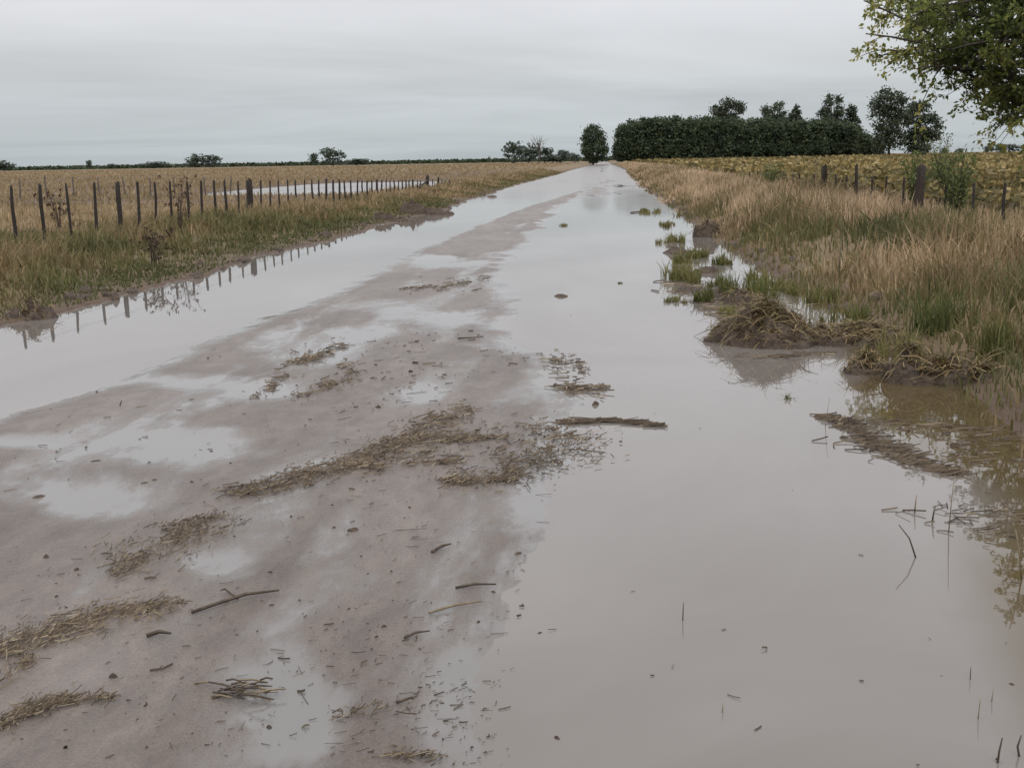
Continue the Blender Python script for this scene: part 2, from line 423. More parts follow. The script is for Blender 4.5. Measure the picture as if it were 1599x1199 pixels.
# right verge: short green growth by the water
x, y = scatter(60000, 6, 150, lambda y, u: edges(y)[3]-.15+u**1.1*4.2)
t = x-edges(y)[3]
cl = fbm(x*.9, y*.6, 131); gr = fbm(x*.5, y*.35, 141)
keep = RNG.uniform(0, 1, len(x)) < np.clip(.7+2.4*cl, .08, 1)*np.where(t < .4, .3+t*1.3, 1)
x, y, t, cl, gr = (q[keep] for q in (x, y, t, cl, gr))
z = np.maximum(height(x, y), -.02); d = np.maximum(y, 6)
h = (.08+.30*sm(t/1.8))*(.5+RNG.uniform(0, 1, len(x)))*(1+1.6*cl)
tint = np.clip(.46-1.3*gr+.2*sm((y-25)/20)+.15*sm((t-1.5)/2)+RNG.normal(0, .15, len(x)), 0, 1)
sets.append(blades(np.stack([x, y, z], -1), h, .005+.0010*d, tint, .5))
# right verge: tall dry grass with feathery heads, from the bank to the crop
x, y = scatter(85000, 9, 260, lambda y, u: edges(y)[3]+.5+u*4.6)
t = x-edges(y)[3]
cl = fbm(x*.55, y*.4, 151)
keep = RNG.uniform(0, 1, len(x)) < np.clip(.75+2.0*cl, .05, 1)*sm((t-.35-1.9*(1-sm((y-15)/22))-1.2*fbm(x*.4, y*.3, 161))/1.2)*np.where(t > 4.2, .55, 1)
x, y, t, cl = (q[keep] for q in (x, y, t, cl))
z = height(x, y); d = y
h = (.30+.20*sm((t-.4)/2.2)-.15*sm((t-2.4)/1.0))*(.55+RNG.uniform(0, .65, len(x)))*(1+.7*cl)
tint = np.clip(.86+.5*cl+RNG.normal(0, .12, len(x)), .3, 1)
P = np.stack([x, y, z], -1)
sets.append(blades(P, h, .0035+.00075*d, tint, .22))
g2 = grass_obj("tall_dry_grass", sets, GRASS)
tag(g2, "tall tan feathery grass with green growth along the water's edge", "grass", kind="stuff")

# ------------------------------------------------------------------ crop beyond the wire
def leafquads(C, size, tint, rng=RNG, aspect=.6, flat=0.0):
    n = len(C)
    A = rng.normal(0, 1, (n, 3)); A[:, 2] *= (1-flat); A /= np.linalg.norm(A, axis=1)[:, None]
    B = rng.normal(0, 1, (n, 3)); B[:, 2] *= (1-flat); B -= A*np.sum(A*B, 1)[:, None]; B /= np.linalg.norm(B, axis=1)[:, None]
    A = A*(size/2)[:, None]; B = B*(size/2*aspect)[:, None]
    V = np.stack([C-A, C+B*.9-A*.15, C+A, C-B*.9-A*.15], 1).reshape(-1, 3)
    Fc = np.arange(n*4).reshape(n, 4)
    return V, Fc, np.repeat(tint, 4)
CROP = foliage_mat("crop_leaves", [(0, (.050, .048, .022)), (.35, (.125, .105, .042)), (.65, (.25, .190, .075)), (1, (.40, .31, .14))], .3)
x, y = scatter(72000, 17, 330, lambda y, u: edges(y)[3]+4.4+u*(y*.52+5))
z = height(x, y); row = fbm(x*.25, y*.25, 171)
hh = (.66+.35*row)*RNG.uniform(.15, 1, len(x))**.6
s = .085+.0034*y
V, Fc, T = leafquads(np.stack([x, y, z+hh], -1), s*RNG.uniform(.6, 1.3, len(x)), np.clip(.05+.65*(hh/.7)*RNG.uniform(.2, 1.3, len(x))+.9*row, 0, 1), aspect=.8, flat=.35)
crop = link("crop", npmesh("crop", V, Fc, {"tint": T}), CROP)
tag(crop, "yellowing green crop spread over the field behind the wire fence", "crop", kind="stuff")
# far strip of dark crop along the horizon
FARLEAF = foliage_mat("far_leaves", [(0, (.018, .030, .014)), (1, (.05, .065, .028))], .2)
n = 9000
px = RNG.uniform(-400, 960, n); y = RNG.uniform(560, 640, n)
x = np.array([at(p, q) for p, q in zip(px, y)])
V, Fc, T = leafquads(np.stack([x, y, .2+RNG.uniform(0, 1, n)*1.5], -1), RNG.uniform(1.2, 2.6, n), RNG.uniform(0, 1, n), aspect=.7)
fs = link("dark_crop_strip", npmesh("dark_crop_strip", V, Fc, {"tint": T}), FARLEAF)
tag(fs, "dark green strip of crop along the horizon behind the brown field", "crop", kind="stuff")

# ------------------------------------------------------------------ solids: tubes, lumps
def tube(pts, radii, sides=6, cap=True):
    pts = np.asarray(pts, float); n = len(pts); radii = np.broadcast_to(radii, n)
    V = []
    for i in range(n):
        t = pts[min(i+1, n-1)]-pts[max(i-1, 0)]; t /= np.linalg.norm(t)+1e-9
        a = np.cross(t, [0, 0, 1.0]) if abs(t[2]) < .95 else np.cross(t, [1.0, 0, 0])
        a /= np.linalg.norm(a); b2 = np.cross(t, a)
        for k in range(sides):
            q = 2*math.pi*k/sides
            V.append(pts[i]+radii[i]*(math.cos(q)*a+math.sin(q)*b2))
    Fc = [[i*sides+k, i*sides+(k+1) % sides, (i+1)*sides+(k+1) % sides, (i+1)*sides+k] for i in range(n-1) for k in range(sides)]
    V += [pts[0], pts[-1]]
    T = []
    if cap:
        a, c = n*sides, n*sides+1
        T = [[a, (k+1) % sides, k] for k in range(sides)] + [[c, (n-1)*sides+k, (n-1)*sides+(k+1) % sides] for k in range(sides)]
    return np.array(V), np.array(Fc), np.array(T).reshape(-1, 3)
def join(parts):
    Vs, Q, T, k = [], [], [], 0
    for V, q, t in parts:
        Vs.append(V)
        if len(q): Q.append(q+k)
        if len(t): T.append(t+k)
        k += len(V)
    out = []
    if Q: out.append(np.concatenate(Q))
    if T: out.append(np.concatenate(T))
    return np.concatenate(Vs), out
def lump(rx, ry, rz, seed, res=22, rough=.35, freq=2.2):
    """a rough heap of earth with its underside on z=0"""
    nr, na = res//2, res
    V = [(0, 0, 0)]
    for i in range(1, nr+1):
        for k in range(na):
            r = i/nr; q = 2*math.pi*k/na
            V.append((r*math.cos(q), r*math.sin(q), 0))
    V = np.array(V, float)
    r = np.hypot(V[:, 0], V[:, 1])
    prof = np.sqrt(np.maximum(0, 1-r**2))
    nz = fbm(V[:, 0]*freq+seed*3.1, V[:, 1]*freq+seed*1.7, 200+seed)
    nb = fbm(V[:, 0]*freq*3+seed, V[:, 1]*freq*3, 300+seed, 3)
    V[:, 2] = np.where(r < .999, np.maximum(prof*(1+1.8*rough*nz*2)+rough*nb*.9*prof**.5, -.05), -.15)
    edge = 1+.6*fbm(np.arctan2(V[:, 1], V[:, 0])*1.3+5, r*0+seed, 400+seed)
    V[:, 0] *= edge*rx; V[:, 1] *= edge*ry; V[:, 2] *= rz
    Q, T = [], []
    for k in range(na): T.append([0, 1+k, 1+(k+1) % na])
    for i in range(nr-1):
        for k in range(na):
            a = 1+i*na; Q.append([a+k, a+na+k, a+na+(k+1) % na, a+(k+1) % na])
    return V, np.array(Q), np.array(T)

WOOD = earth_mat("weathered_post_wood", (.012, .009, .007), (.036, .027, .021), 30, .85, .5, .01)
BROWNWOOD = earth_mat("brown_post_wood", (.016, .010, .007), (.046, .031, .022), 25, .85, .5, .01)
GREYWOOD = earth_mat("grey_post_wood", (.06, .05, .042), (.14, .12, .10), 25, .85, .5, .01)
m, N, L, b = newmat("fence_wire"); b.inputs["Base Color"].default_value = (.10, .09, .08, 1); b.inputs["Metallic"].default_value = .7; b.inputs["Roughness"].default_value = .55
WIRE = m
def post_mesh(r, h, seed, taper=.85):
    rg = np.random.default_rng(seed)
    zz = np.array([-.15, .0, .35, .7, .97, 1.0])*h
    zz[0] = -.35
    pts = np.stack([rg.normal(0, r*.18, 6), rg.normal(0, r*.18, 6), zz], -1)
    rad = r*np.array([1.1, 1.08, 1.0, .95, taper, taper*.7])*rg.uniform(.9, 1.1, 6)
    return tube(pts, rad, 7)
def build_fence(name, label, cat, posts, wire_h, group=None):
    """posts: (x, y, ground z, height, radius, material, lean vector)"""
    o = thing(name, label, cat, (posts[0][0], posts[0][1], posts[0][2]), group)
    O = np.array(o.location)
    tops = []
    for i, (x, y, z, h, r, mat, ln) in enumerate(posts):
        V, q, t = post_mesh(r, h, i+len(posts))
        V = V + np.array(ln)*V[:, 2:3]
        p = link("post", npmesh("post", V, [q, t], None, True), mat, o, np.array([x, y, z])-O)
        tops.append((x, y, z, h, ln))
    for wh in wire_h:
        pts = [np.array([x+ln[0]*h*wh, y+ln[1]*h*wh, z+min(h, 1.15)*wh])-O for x, y, z, h, ln in tops]
        V, q, t = tube(pts, .0022, 4)
        link("wire", npmesh("wire", V, [q, t]), WIRE, o)
    return o
# left fence
LX = lambda y: -9.75+.045*(y-19) if y < 34 else -9.07
left_posts = [(15, 290, 0), (60, 287, 0), (103, 286, 0), (143, 285, 0), (180, 283, 1), (210, 284, 0), (237, 284, 0), (262, 283, 0), (289, 283, 0), (311, 282, 0), (331, 281, 0),
              (350, 281, 0), (368, 282, 0), (387, 280, 2), (404, 281, 0), (419, 282, 0), (433, 281, 0), (447, 281, 0), (460, 281, 0), (473, 281, 0), (485, 281, 0), (496, 281, 0),
              (507, 279, 1), (518, 281, 0), (527.6, 281, 0), (537, 281, 0), (546, 281, 0), (555, 281, 0), (564, 281, 0), (572, 282, 0), (579, 281, 0), (587, 280, 1), (594, 281, 0), (601, 281, 0),
              (607.5, 281, 0), (614.5, 281, 0), (621, 281, 0), (626.7, 281, 0), (632, 281, 0), (637, 281, 0), (643, 280, 1), (650, 282, 0), (656, 282, 0), (667, 274, 2), (674, 280, 0), (683, 277, 1), (689, 281, 0), (695, 281, 0), (701, 281, 0)]
def on_line(px, fx):
    y = 30.0
    for _ in range(12):
        y = y*.5+.5*(fx(y)/at(px, 1.0))
    return fx(y), y
pl = []
for px, py, k in left_posts:
    x, y = on_line(px, LX)
    zt = zat(px, py, y); z0 = float(height(x, y))
    z0 = min(z0, zt-.75)
    pl.append((x, y, z0, zt-z0, (.029, .05, .08)[k]*random.uniform(.85, 1.15)*(1.15 if y > 40 else 1), WOOD, (random.gauss(.015, .02), random.gauss(0, .02), 0)))
fence_l = build_fence("wire_fence", "long wire fence of dark thin posts beside the flooded left ditch", "fence", pl, (.3, .5, .7, .92))
cx, cy = on_line(667, LX); bx, by = on_line(650, LX); O = np.array(fence_l.location)
V, q, t = tube([np.array([bx, by, zat(650, 297, by)])-O, np.array([cx, cy, zat(665, 281, cy)])-O], .05, 6)
link("brace", npmesh("brace", V, [q, t], None, True), WOOD, fence_l)
# second, far fence in the left field
pl = []
for px, py in ((-60, 276), (-20, 276), (28, 276), (70, 272), (112, 274), (152, 275), (193, 275), (232, 275), (270, 274), (318, 274), (357, 272)):
    y = 62; x = at(px, y); zt = zat(px, py+2, y); z0 = min(float(height(x, y)), zt-.7)
    pl.append((x, y, z0, zt-z0, .04, GREYWOOD, (random.gauss(0, .06), 0, 0)))
build_fence("wire_fence", "far sparse fence of faint grey posts out in the brown field", "fence", pl, (.5, .9))
# right fence
RX = lambda y: 6.05
pr = []
for px, py, k in ((1680, 292, 0), (1625, 288, 0), (1573, 285, 0), (1525, 285, 0), (1481, 281, 0), (1435, 258, 3), (1414, 277, 0), (1387, 275, 0), (1363, 276, 0), (1340, 256, 1), (1323, 273, 0), (1307, 272, 0),
                  (1285, 258, 2), (1273, 272, 0), (1250, 271, 0), (1239, 271, 0), (1224, 270, 0), (1210, 270, 0), (1197, 269, 0), (1184, 268, 0), (1172, 268, 0)):
    x, y = on_line(px, RX)
    zt = zat(px, py, y); z0 = float(height(x, y))
    pr.append((x, y, z0, zt-z0, (.028, .042, .09, .10)[k], (WOOD, WOOD, BROWNWOOD, BROWNWOOD)[k], (random.gauss(0, .02), 0, 0) if k < 2 else (.07 if k == 2 else .03, 0, 0)))
build_fence("wire_fence", "leaning wire fence with thick brown posts standing in tall tan grass", "fence", pr, (.35, .6, .85))

# ------------------------------------------------------------------ trees
BARK = earth_mat("bark", (.03, .024, .018), (.085, .068, .052), 14, .9, .7, .03)
LEAF_DARK = foliage_mat("plantation_leaves", [(0, (.036, .052, .034)), (.6, (.062, .084, .048)), (1, (.11, .14, .062))], .3)
LEAF_EUC = foliage_mat("eucalypt_leaves", [(0, (.032, .042, .030)), (.6, (.062, .078, .048)), (1, (.11, .125, .07))], .25)
LEAF_FAR = foliage_mat("hazed_tree_leaves", [(0, (.050, .070, .056)), (1, (.105, .130, .095))], .25)  # distance haze painted into the leaf colour as a paler, greyer green
def crown_mesh(name, ells, nclump, per, csize, leaf, seed, hollow=.55, tintz=True, aspect=.7):
    """leaf clumps spread through ellipsoids (cx,cy,cz,rx,ry,rz)"""
    rg = np.random.default_rng(seed)
    w = np.array([e[3]*e[4]+e[5]*e[3] for e in ells]); w = w/w.sum()
    which = rg.choice(len(ells), nclump, p=w)
    E = np.array(ells)[which]
    D = rg.normal(0, 1, (nclump, 3)); D /= np.linalg.norm(D, axis=1)[:, None]
    R = hollow+(1-hollow)*rg.uniform(0, 1, nclump)**.6
    R *= rg.uniform(.88, 1.08, nclump)
    C = E[:, :3]+D*R[:, None]*E[:, 3:]
    ct = rg.uniform(0, 1, nclump)
    K = np.repeat(C, per, 0)+rg.normal(0, 1, (nclump*per, 3))*csize*np.repeat(rg.uniform(.6, 1.3, nclump), per)[:, None]*np.array([1, 1, .75])
    K[:, 2] = np.maximum(K[:, 2], .05)
    tint = np.clip(np.repeat(ct, per)*.7+rg.uniform(0, .4, len(K)), 0, 1)
    V, Fc, T = leafquads(K, leaf*rg.uniform(.6, 1.4, len(K)), tint, rg, aspect)
    return npmesh(name, V, Fc, {"tint": T})
def trunk_mesh(name, h, r, limbs, seed, sides=7):
    rg = np.random.default_rng(seed)
    k = 6
    zz = np.linspace(-.3, h, k)
    pts = np.stack([np.cumsum(rg.normal(0, r*.35, k)), np.cumsum(rg.normal(0, r*.35, k)), zz], -1)
    parts = [tube(pts, r*np.linspace(1.25, .35, k), sides)]
    for (x, y, z, f) in limbs:
        i = max(1, int(f*(k-1))); s = pts[i]; e = np.array([x, y, z])
        mid = (s+e)/2+np.array([0, 0, .12*np.linalg.norm(e-s)])
        parts.append(tube([s, mid, e], r*np.array([.5, .35, .12]), 5))
    V, Fc = join(parts)
    return npmesh(name, V, Fc, None, True)
def plant_tree(name, label, cat, crown, trunk, leafmat, loc, scale=(1, 1, 1), rz=0, group=None):
    o = thing(name, label, cat, loc, group)
    o.scale = scale; o.rotation_euler = (0, 0, rz)
    for nm, me, mt in (("trunk", trunk, BARK), ("crown", crown, leafmat)):
        if me is None: continue
        if not me.materials: me.materials.append(mt)
        c = link(nm, me, None, o)
    return o
# plantation trees, each normalised to 1 m high (scaled when planted)
PV = []
for s in range(5):
    ells = [(0, 0, .50, .20, .20, .46), (.02, 0, .80, .13, .13, .19), (-.02, .02, .28, .21, .21, .27)]
    PV.append((crown_mesh("plantation_crown", ells, 170, 9, .035, .055, 500+s, .62), trunk_mesh("plantation_trunk", .6, .014, [], 600+s)))
TOP = ([958, 966, 985, 1050, 1110, 1160, 1300, 1328, 1346, 1362, 1378], [204, 193, 188, 183, 184, 186, 187, 192, 205, 217, 232])
def wood_tree(px, y, ptop, wpx, lab):
    x = at(px, y); z0 = float(height(x, y))
    h = zat(px, ptop, y)-z0
    wd = wpx*y/F
    cv, tv = random.choice(PV)
    return plant_tree("plantation_tree", lab, "tree", cv, tv, LEAF_DARK, (x, y, z0), (wd/.42, wd/.42, h/1.0), random.uniform(0, 6.28), "dark trees of the dense plantation")
WL = "dense dark tree packed among its neighbours in the dark plantation"
for row in range(3):
    for px in np.arange(966 if row < 2 else 975, 1376, 12.5):
        p = px+random.uniform(-4, 4)+row*5
        if p > 1372: continue
        y = 300+row*6+random.uniform(-2, 2)+max(0, p-1250)*.15
        wood_tree(p, y, np.interp(p, *TOP)+random.uniform(-3.5, 4.5), 27+random.uniform(-3, 6), WL)
# round roadside tree
ells = [(0, 0, .5, .34, .34, .47), (-.06, 0, .72, .24, .26, .27), (.05, 0, .34, .35, .34, .32)]
cv = crown_mesh("round_crown", ells, 620, 10, .03, .05, 701, .55); tv = trunk_mesh("round_trunk", .6, .03, [], 702)
y = 296; x = at(927.5, y); h = zat(927, 194, y)
plant_tree("round_tree", "single dark egg-shaped tree standing beside the far end of the road", "tree", cv, tv, LEAF_DARK, (x, y, float(height(x, y))), (42*y/F/.70, 42*y/F/.70, h), .4)
# eucalypts behind and beside the wood
def euc(px, ptop, wpx, y, seed, label, lobes, pbase=None, group=None):
    rg = np.random.default_rng(seed)
    x = at(px, y); z0 = float(height(x, y)); h = zat(px, ptop, y)-z0; w = wpx*y/F
    ells = [(lx*w, rg.uniform(-.2, .2)*w, lz*h, lr*w, lr*w, lr2*h) for lx, lz, lr, lr2 in lobes]
    limbs = [(e[0], e[1], e[2], .35+.4*rg.uniform()) for e in ells]
    cv = crown_mesh("eucalypt_crown", ells, 52*len(lobes), 13, .04*w+.16, .55, seed, .3)
    tv = trunk_mesh("eucalypt_trunk", h*.9, .28, limbs, seed+1)
    return plant_tree("eucalyptus_tree", label, "tree", cv, tv, LEAF_EUC, (x, y, z0), group=group)
euc(1134, 153, 50, 345, 801, "tall spreading tree rising behind the plantation, nearest to the road", [(-.3, .80, .2, .10), (.05, .90, .24, .10), (.33, .82, .18, .10), (-.05, .70, .28, .12), (.2, .6, .25, .14), (-.25, .6, .22, .12)])
euc(1206, 159, 42, 345, 802, "tall open tree above the middle of the plantation roofline", [(-.2, .84, .2, .13), (.2, .92, .2, .09), (0, .7, .35, .14), (.35, .72, .18, .13), (0, .5, .4, .15)])
euc(1242, 165, 22, 348, 803, "slim wispy tree poking above the middle of the plantation", [(0, .9, .3, .11), (-.2, .76, .35, .12), (.2, .65, .4, .14)])
euc(1301, 149, 40, 345, 804, "tallest forked tree standing over the right part of the plantation", [(-.2, .90, .17, .11), (.12, .94, .15, .07), (-.3, .72, .24, .12), (.15, .76, .22, .12), (.0, .58, .35, .15)])
euc(1326, 164, 24, 347, 805, "narrow tree above the falling right shoulder of the plantation", [(0, .88, .32, .12), (.2, .7, .35, .14), (-.2, .62, .35, .15)])
euc(1388, 139, 66, 292, 806, "big ragged eucalyptus standing alone past the plantation end", [(-.1, .90, .22, .09), (.15, .84, .18, .10), (-.32, .78, .14, .07), (-.12, .70, .26, .11), (.2, .62, .22, .13), (-.1, .48, .30, .14), (.12, .30, .26, .16), (-.2, .24, .2, .16), (-.42, .62, .10, .05)])
euc(1434, 158, 64, 294, 807, "second ragged eucalyptus with a drooping side, beside the lone big one", [(-.1, .88, .2, .10), (.12, .92, .14, .08), (-.15, .66, .28, .14), (.22, .68, .20, .12), (.44, .58, .13, .08), (.1, .42, .28, .15), (-.2, .35, .22, .16), (.33, .40, .16, .10), (0, .17, .3, .14)])
# far trees on the left horizon and right horizon: (px centre, top y, width px, distance, label)
BV = []
for s in range(4):
    rg = np.random.default_rng(900+s)
    ells = [(rg.uniform(-.3, .3), rg.uniform(-.2, .2), rg.uniform(.45, .75), rg.uniform(.2, .34), .3, rg.uniform(.2, .3)) for _ in range(6)]+[(0, 0, .45, .38, .38, .36), (0, 0, .22, .36, .36, .2)]
    BV.append((crown_mesh("bush_crown", ells, 110, 8, .05, .10, 910+s, .45), trunk_mesh("bush_trunk", .6, .02, [(.2, 0, .6, .4), (-.2, .1, .6, .5)], 920+s)))
def far_tree(px, ptop, wpx, y, label, v, name="far_tree", cat="tree", group=None, drop=0):
    x = at(px, y); z0 = float(height(x, y))-drop; h = zat(px, ptop, y)-z0; w = wpx*y/F
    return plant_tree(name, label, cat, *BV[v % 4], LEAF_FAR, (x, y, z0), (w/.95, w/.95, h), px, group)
far_tree(6, 249, 48, 520, "low grey bush mound at the far left end of the horizon", 0, "far_bush", "bush")
far_tree(140, 248, 12, 540, "tiny lone tree on the horizon above the left fence", 1)
far_tree(176, 255, 18, 545, "tiny low bush on the horizon next to the tiny lone tree", 2, "far_bush", "bush")
far_tree(240, 252, 50, 530, "long low bush on the horizon left of the flat-topped tree pair", 3, "far_bush", "bush")
far_tree(304, 238, 36, 500, "wide flat-topped tree on the left horizon, darker of a pair", 0)
far_tree(334, 240, 34, 505, "wide flat-topped tree on the left horizon, paler of a pair", 2)
far_tree(491, 236, 17, 480, "small tree with open crown beside the round horizon tree", 1)
far_tree(520, 229, 42, 480, "round bushy tree on the horizon above the far fence posts", 3)
far_tree(556, 247, 46, 500, "low bush trailing off from the round horizon tree", 2, "far_bush", "bush")
far_tree(745, 247, 7, 520, "tiny bush at the horizon left of the grey thicket", 1, "far_bush", "bush")
far_tree(763, 243, 5, 520, "tiny slender sapling left of the grey thicket", 0, "sapling", "tree")
far_tree(775, 246, 6, 520, "tiny sapling touching the left of the grey thicket", 2, "sapling", "tree")
far_tree(804, 219, 38, 390, "tall leafy tree at the left end of the thicket by the road", 3)
far_tree(826, 221, 30, 395, "rounded tree in the thicket just left of the bare tree", 0)
far_tree(851, 228, 32, 400, "medium tree in the thicket just behind the bare tree", 2)
far_tree(878, 231, 24, 400, "pale tree in the thicket between bare tree and egg-shaped tree", 1)
far_tree(897, 238, 22, 400, "low tree in the thicket touching the egg-shaped tree", 3)
far_tree(868, 240, 30, 398, "low undergrowth bush in front of the pale thicket tree", 0, "far_bush", "bush")
far_tree(957, 243, 18, 900, "hazy distant tree seen through the gap above the road", 2)
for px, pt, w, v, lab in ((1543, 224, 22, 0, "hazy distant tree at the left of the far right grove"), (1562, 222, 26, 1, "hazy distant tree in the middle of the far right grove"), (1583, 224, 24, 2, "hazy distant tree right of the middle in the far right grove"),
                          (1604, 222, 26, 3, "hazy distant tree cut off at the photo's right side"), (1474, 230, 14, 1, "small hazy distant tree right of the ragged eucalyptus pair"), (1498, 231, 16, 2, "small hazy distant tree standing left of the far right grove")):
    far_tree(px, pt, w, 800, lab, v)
# dead bare tree
rg = np.random.default_rng(33)
y = 385; x = at(842, y); h = zat(842, 209, y)
parts = [tube([(0, 0, -.3), (.1, 0, h*.25), (0, .1, h*.45)], [.22, .17, .13], 6)]
for k in range(9):
    a = rg.uniform(-.5, .5); e = np.array([math.sin(a)*h*.75*rg.uniform(.5, 1), rg.uniform(-1, 1), h*rg.uniform(.7, 1)])
    s = np.array([0, .05, h*rg.uniform(.2, .45)]); mid = (s+e)/2+np.array([0, 0, h*.05])
    parts.append(tube([s, mid, e], [.11, .07, .02], 5))
    for j in range(3):
        e2 = mid+rg.normal(0, 1, 3)*[1, 1, .3]+[0, 0, h*.2*rg.uniform(.4, 1)]
        parts.append(tube([mid, (mid+e2)/2+[0, 0, .1], e2], [.05, .035, .015], 4))
V, Fc = join(parts)
dt = link("bare_tree", npmesh("bare_tree", V, Fc, None, True), GREYWOOD, None, (x, y, float(height(x, y))))
tag(dt, "leafless pale dead tree rising from the thicket by the road", "tree")

# overhanging tree at the right edge
LEAF_FG = foliage_mat("roadside_tree_leaves", [(0, (.055, .080, .026)), (.45, (.18, .21, .06)), (.75, (.35, .34, .10)), (1, (.48, .37, .15))], .62, .45)
rg = np.random.default_rng(77)
TX, TY = 11.7, 31.0
tz = float(height(TX, TY))
root = thing("roadside_tree", "large leafy tree reaching over the verge, its yellowish branches hanging into view", "tree", (TX, TY, tz))
tp = np.array([(0, 0, -.4), (.05, 0, .6), (.0, .1, 1.4), (-.1, .1, 2.3), (-.15, 0, 3.4), (0, 0, 4.8), (.3, 0, 6.4), (.6, 0, 8.2), (.8, 0, 9.6)], float)
parts = [tube(tp, [.32, .27, .23, .20, .17, .13, .10, .06, .03], 9)]
LP, LD = [], []          # leaf anchor points and twig directions
def bez(a, b, c, n):
    t = np.linspace(0, 1, n)[:, None]
    return a*(1-t)**2+2*b*t*(1-t)+c*t*t
def inside(p):
    return ((p[0])/5.3)**2+((p[1])/5.0)**2+((p[2]-5.1)/3.4)**2
TGT = [(1340, 18, 31), (1345, 70, 30.5), (1362, 105, 31.5), (1395, 50, 30), (1415, 12, 32), (1432, 122, 30.5), (1478, 95, 29.5), (1505, 132, 31), (1545, 168, 30), (1585, 190, 31), (1470, 40, 32), (1620, 195, 29), (1400, 95, 32), (1530, 110, 29)]
nl = 58
for i in range(nl):
    az = 2*math.pi*(i*.381966)+rg.uniform(-.2, .2); el = rg.uniform(-.35, 1.15)
    if i < 14: az = math.pi+(-1.3+.2*i); el = (-.55, .25, -.3, .5, -.45, .1, -.35, .3, -.6, 0, -.4, .2, -.55, -.2)[i]
    s = tp[2+i % 4]*1.0
    rad = rg.uniform(.82, 1.0)
    e = np.array([5.0*rad*math.cos(az)*math.cos(el), 4.7*rad*math.sin(az)*math.cos(el), 4.6+3.9*rad*math.sin(el)])*np.array([1.08, 1.0, 1.0])
    e[0] += max(0, e[2]-5.2)*1.1
    if i < 14:                                   # the long lower boughs over the verge
        tp_, ty_, td_ = TGT[i]
        e = np.array([at(tp_, td_)-TX, td_-TY, zat(tp_, ty_, td_)-tz+.25])
    elif i < 40: e[2] = max(e[2], 3.4+max(0, -e[0])*.4)
    if i >= 40:                                  # the upper crown, narrower and set back
        s = tp[5+i % 3]; aa = i*2.399963; hh_ = 6.2+4.2*(i-40)/18; rr = 2.9*(1-.55*(i-40)/18)
        e = np.array([.9+rr*math.cos(aa), rr*math.sin(aa), hh_])
    mid = (s+e)/2+np.array([0, 0, .7])
    B = bez(s, mid, e, 9)
    parts.append(tube(B, np.linspace(.085, .016, 9), 6))
    for j in range(11):
        f = rg.uniform(.25, 1); k = int(f*8); p0 = B[k]
        dr = rg.normal(0, 1, 3)*[1, 1, .55]; dr += (e-s)/np.linalg.norm(e-s)*.9; dr /= np.linalg.norm(dr)
        ln = rg.uniform(.7, 1.7)*(1.15-.4*f)
        p2 = p0+dr*ln+np.array([0, 0, -.18*ln*ln]); pm = p0+dr*ln*.5+np.array([0, 0, .08])
        B2 = bez(p0, pm, p2, 5)
        parts.append(tube(B2, np.linspace(.018, .006, 5), 4))
        for q in range(7):
            kk = rg.integers(1, 5); t0 = B2[kk]
            d2 = rg.normal(0, 1, 3)*[1, 1, .6]+dr*.6; d2 /= np.linalg.norm(d2); l2 = rg.uniform(.25, .65)
            t2 = t0+d2*l2+np.array([0, 0, -.35*l2*rg.uniform(.3, 1.6)]); tm = t0+d2*l2*.55
            B3 = bez(t0, tm, t2, 4)
            if rg.uniform() < .6: parts.append(tube(B3, np.linspace(.006, .003, 4), 3, False))
            for u in range(10 if i < 14 else 14):
                v = rg.uniform(.1, 1); w3 = B3[0]*(1-v)**2+2*tm*v*(1-v)+t2*v*v
                LP.append(w3+rg.normal(0, .035, 3)); LD.append(d2)
V, Fc = join(parts)
link("trunk", npmesh("trunk", V, Fc, None, True), BARK, root)
LP = np.array(LP); LD = np.array(LD); n = len(LP)
A = LD+rg.normal(0, .7, (n, 3))+np.array([0, 0, -.55]); A /= np.linalg.norm(A, axis=1)[:, None]
Bv = rg.normal(0, 1, (n, 3)); Bv -= A*np.sum(A*Bv, 1)[:, None]; Bv /= np.linalg.norm(Bv, axis=1)[:, None]
ls = rg.uniform(.08, .17, n)
A *= ls[:, None]; Bv *= (ls*.27)[:, None]
V = np.stack([LP, LP+A*.4+Bv, LP+A, LP+A*.4-Bv], 1).reshape(-1, 3)
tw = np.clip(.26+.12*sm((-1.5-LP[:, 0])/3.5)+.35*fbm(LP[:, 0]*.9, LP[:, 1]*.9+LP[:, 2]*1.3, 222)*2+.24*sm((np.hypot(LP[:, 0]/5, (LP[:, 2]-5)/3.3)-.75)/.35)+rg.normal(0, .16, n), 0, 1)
link("crown", npmesh("crown", V, np.arange(n*4).reshape(n, 4), {"tint": np.repeat(tw, 4)}), LEAF_FG, root)

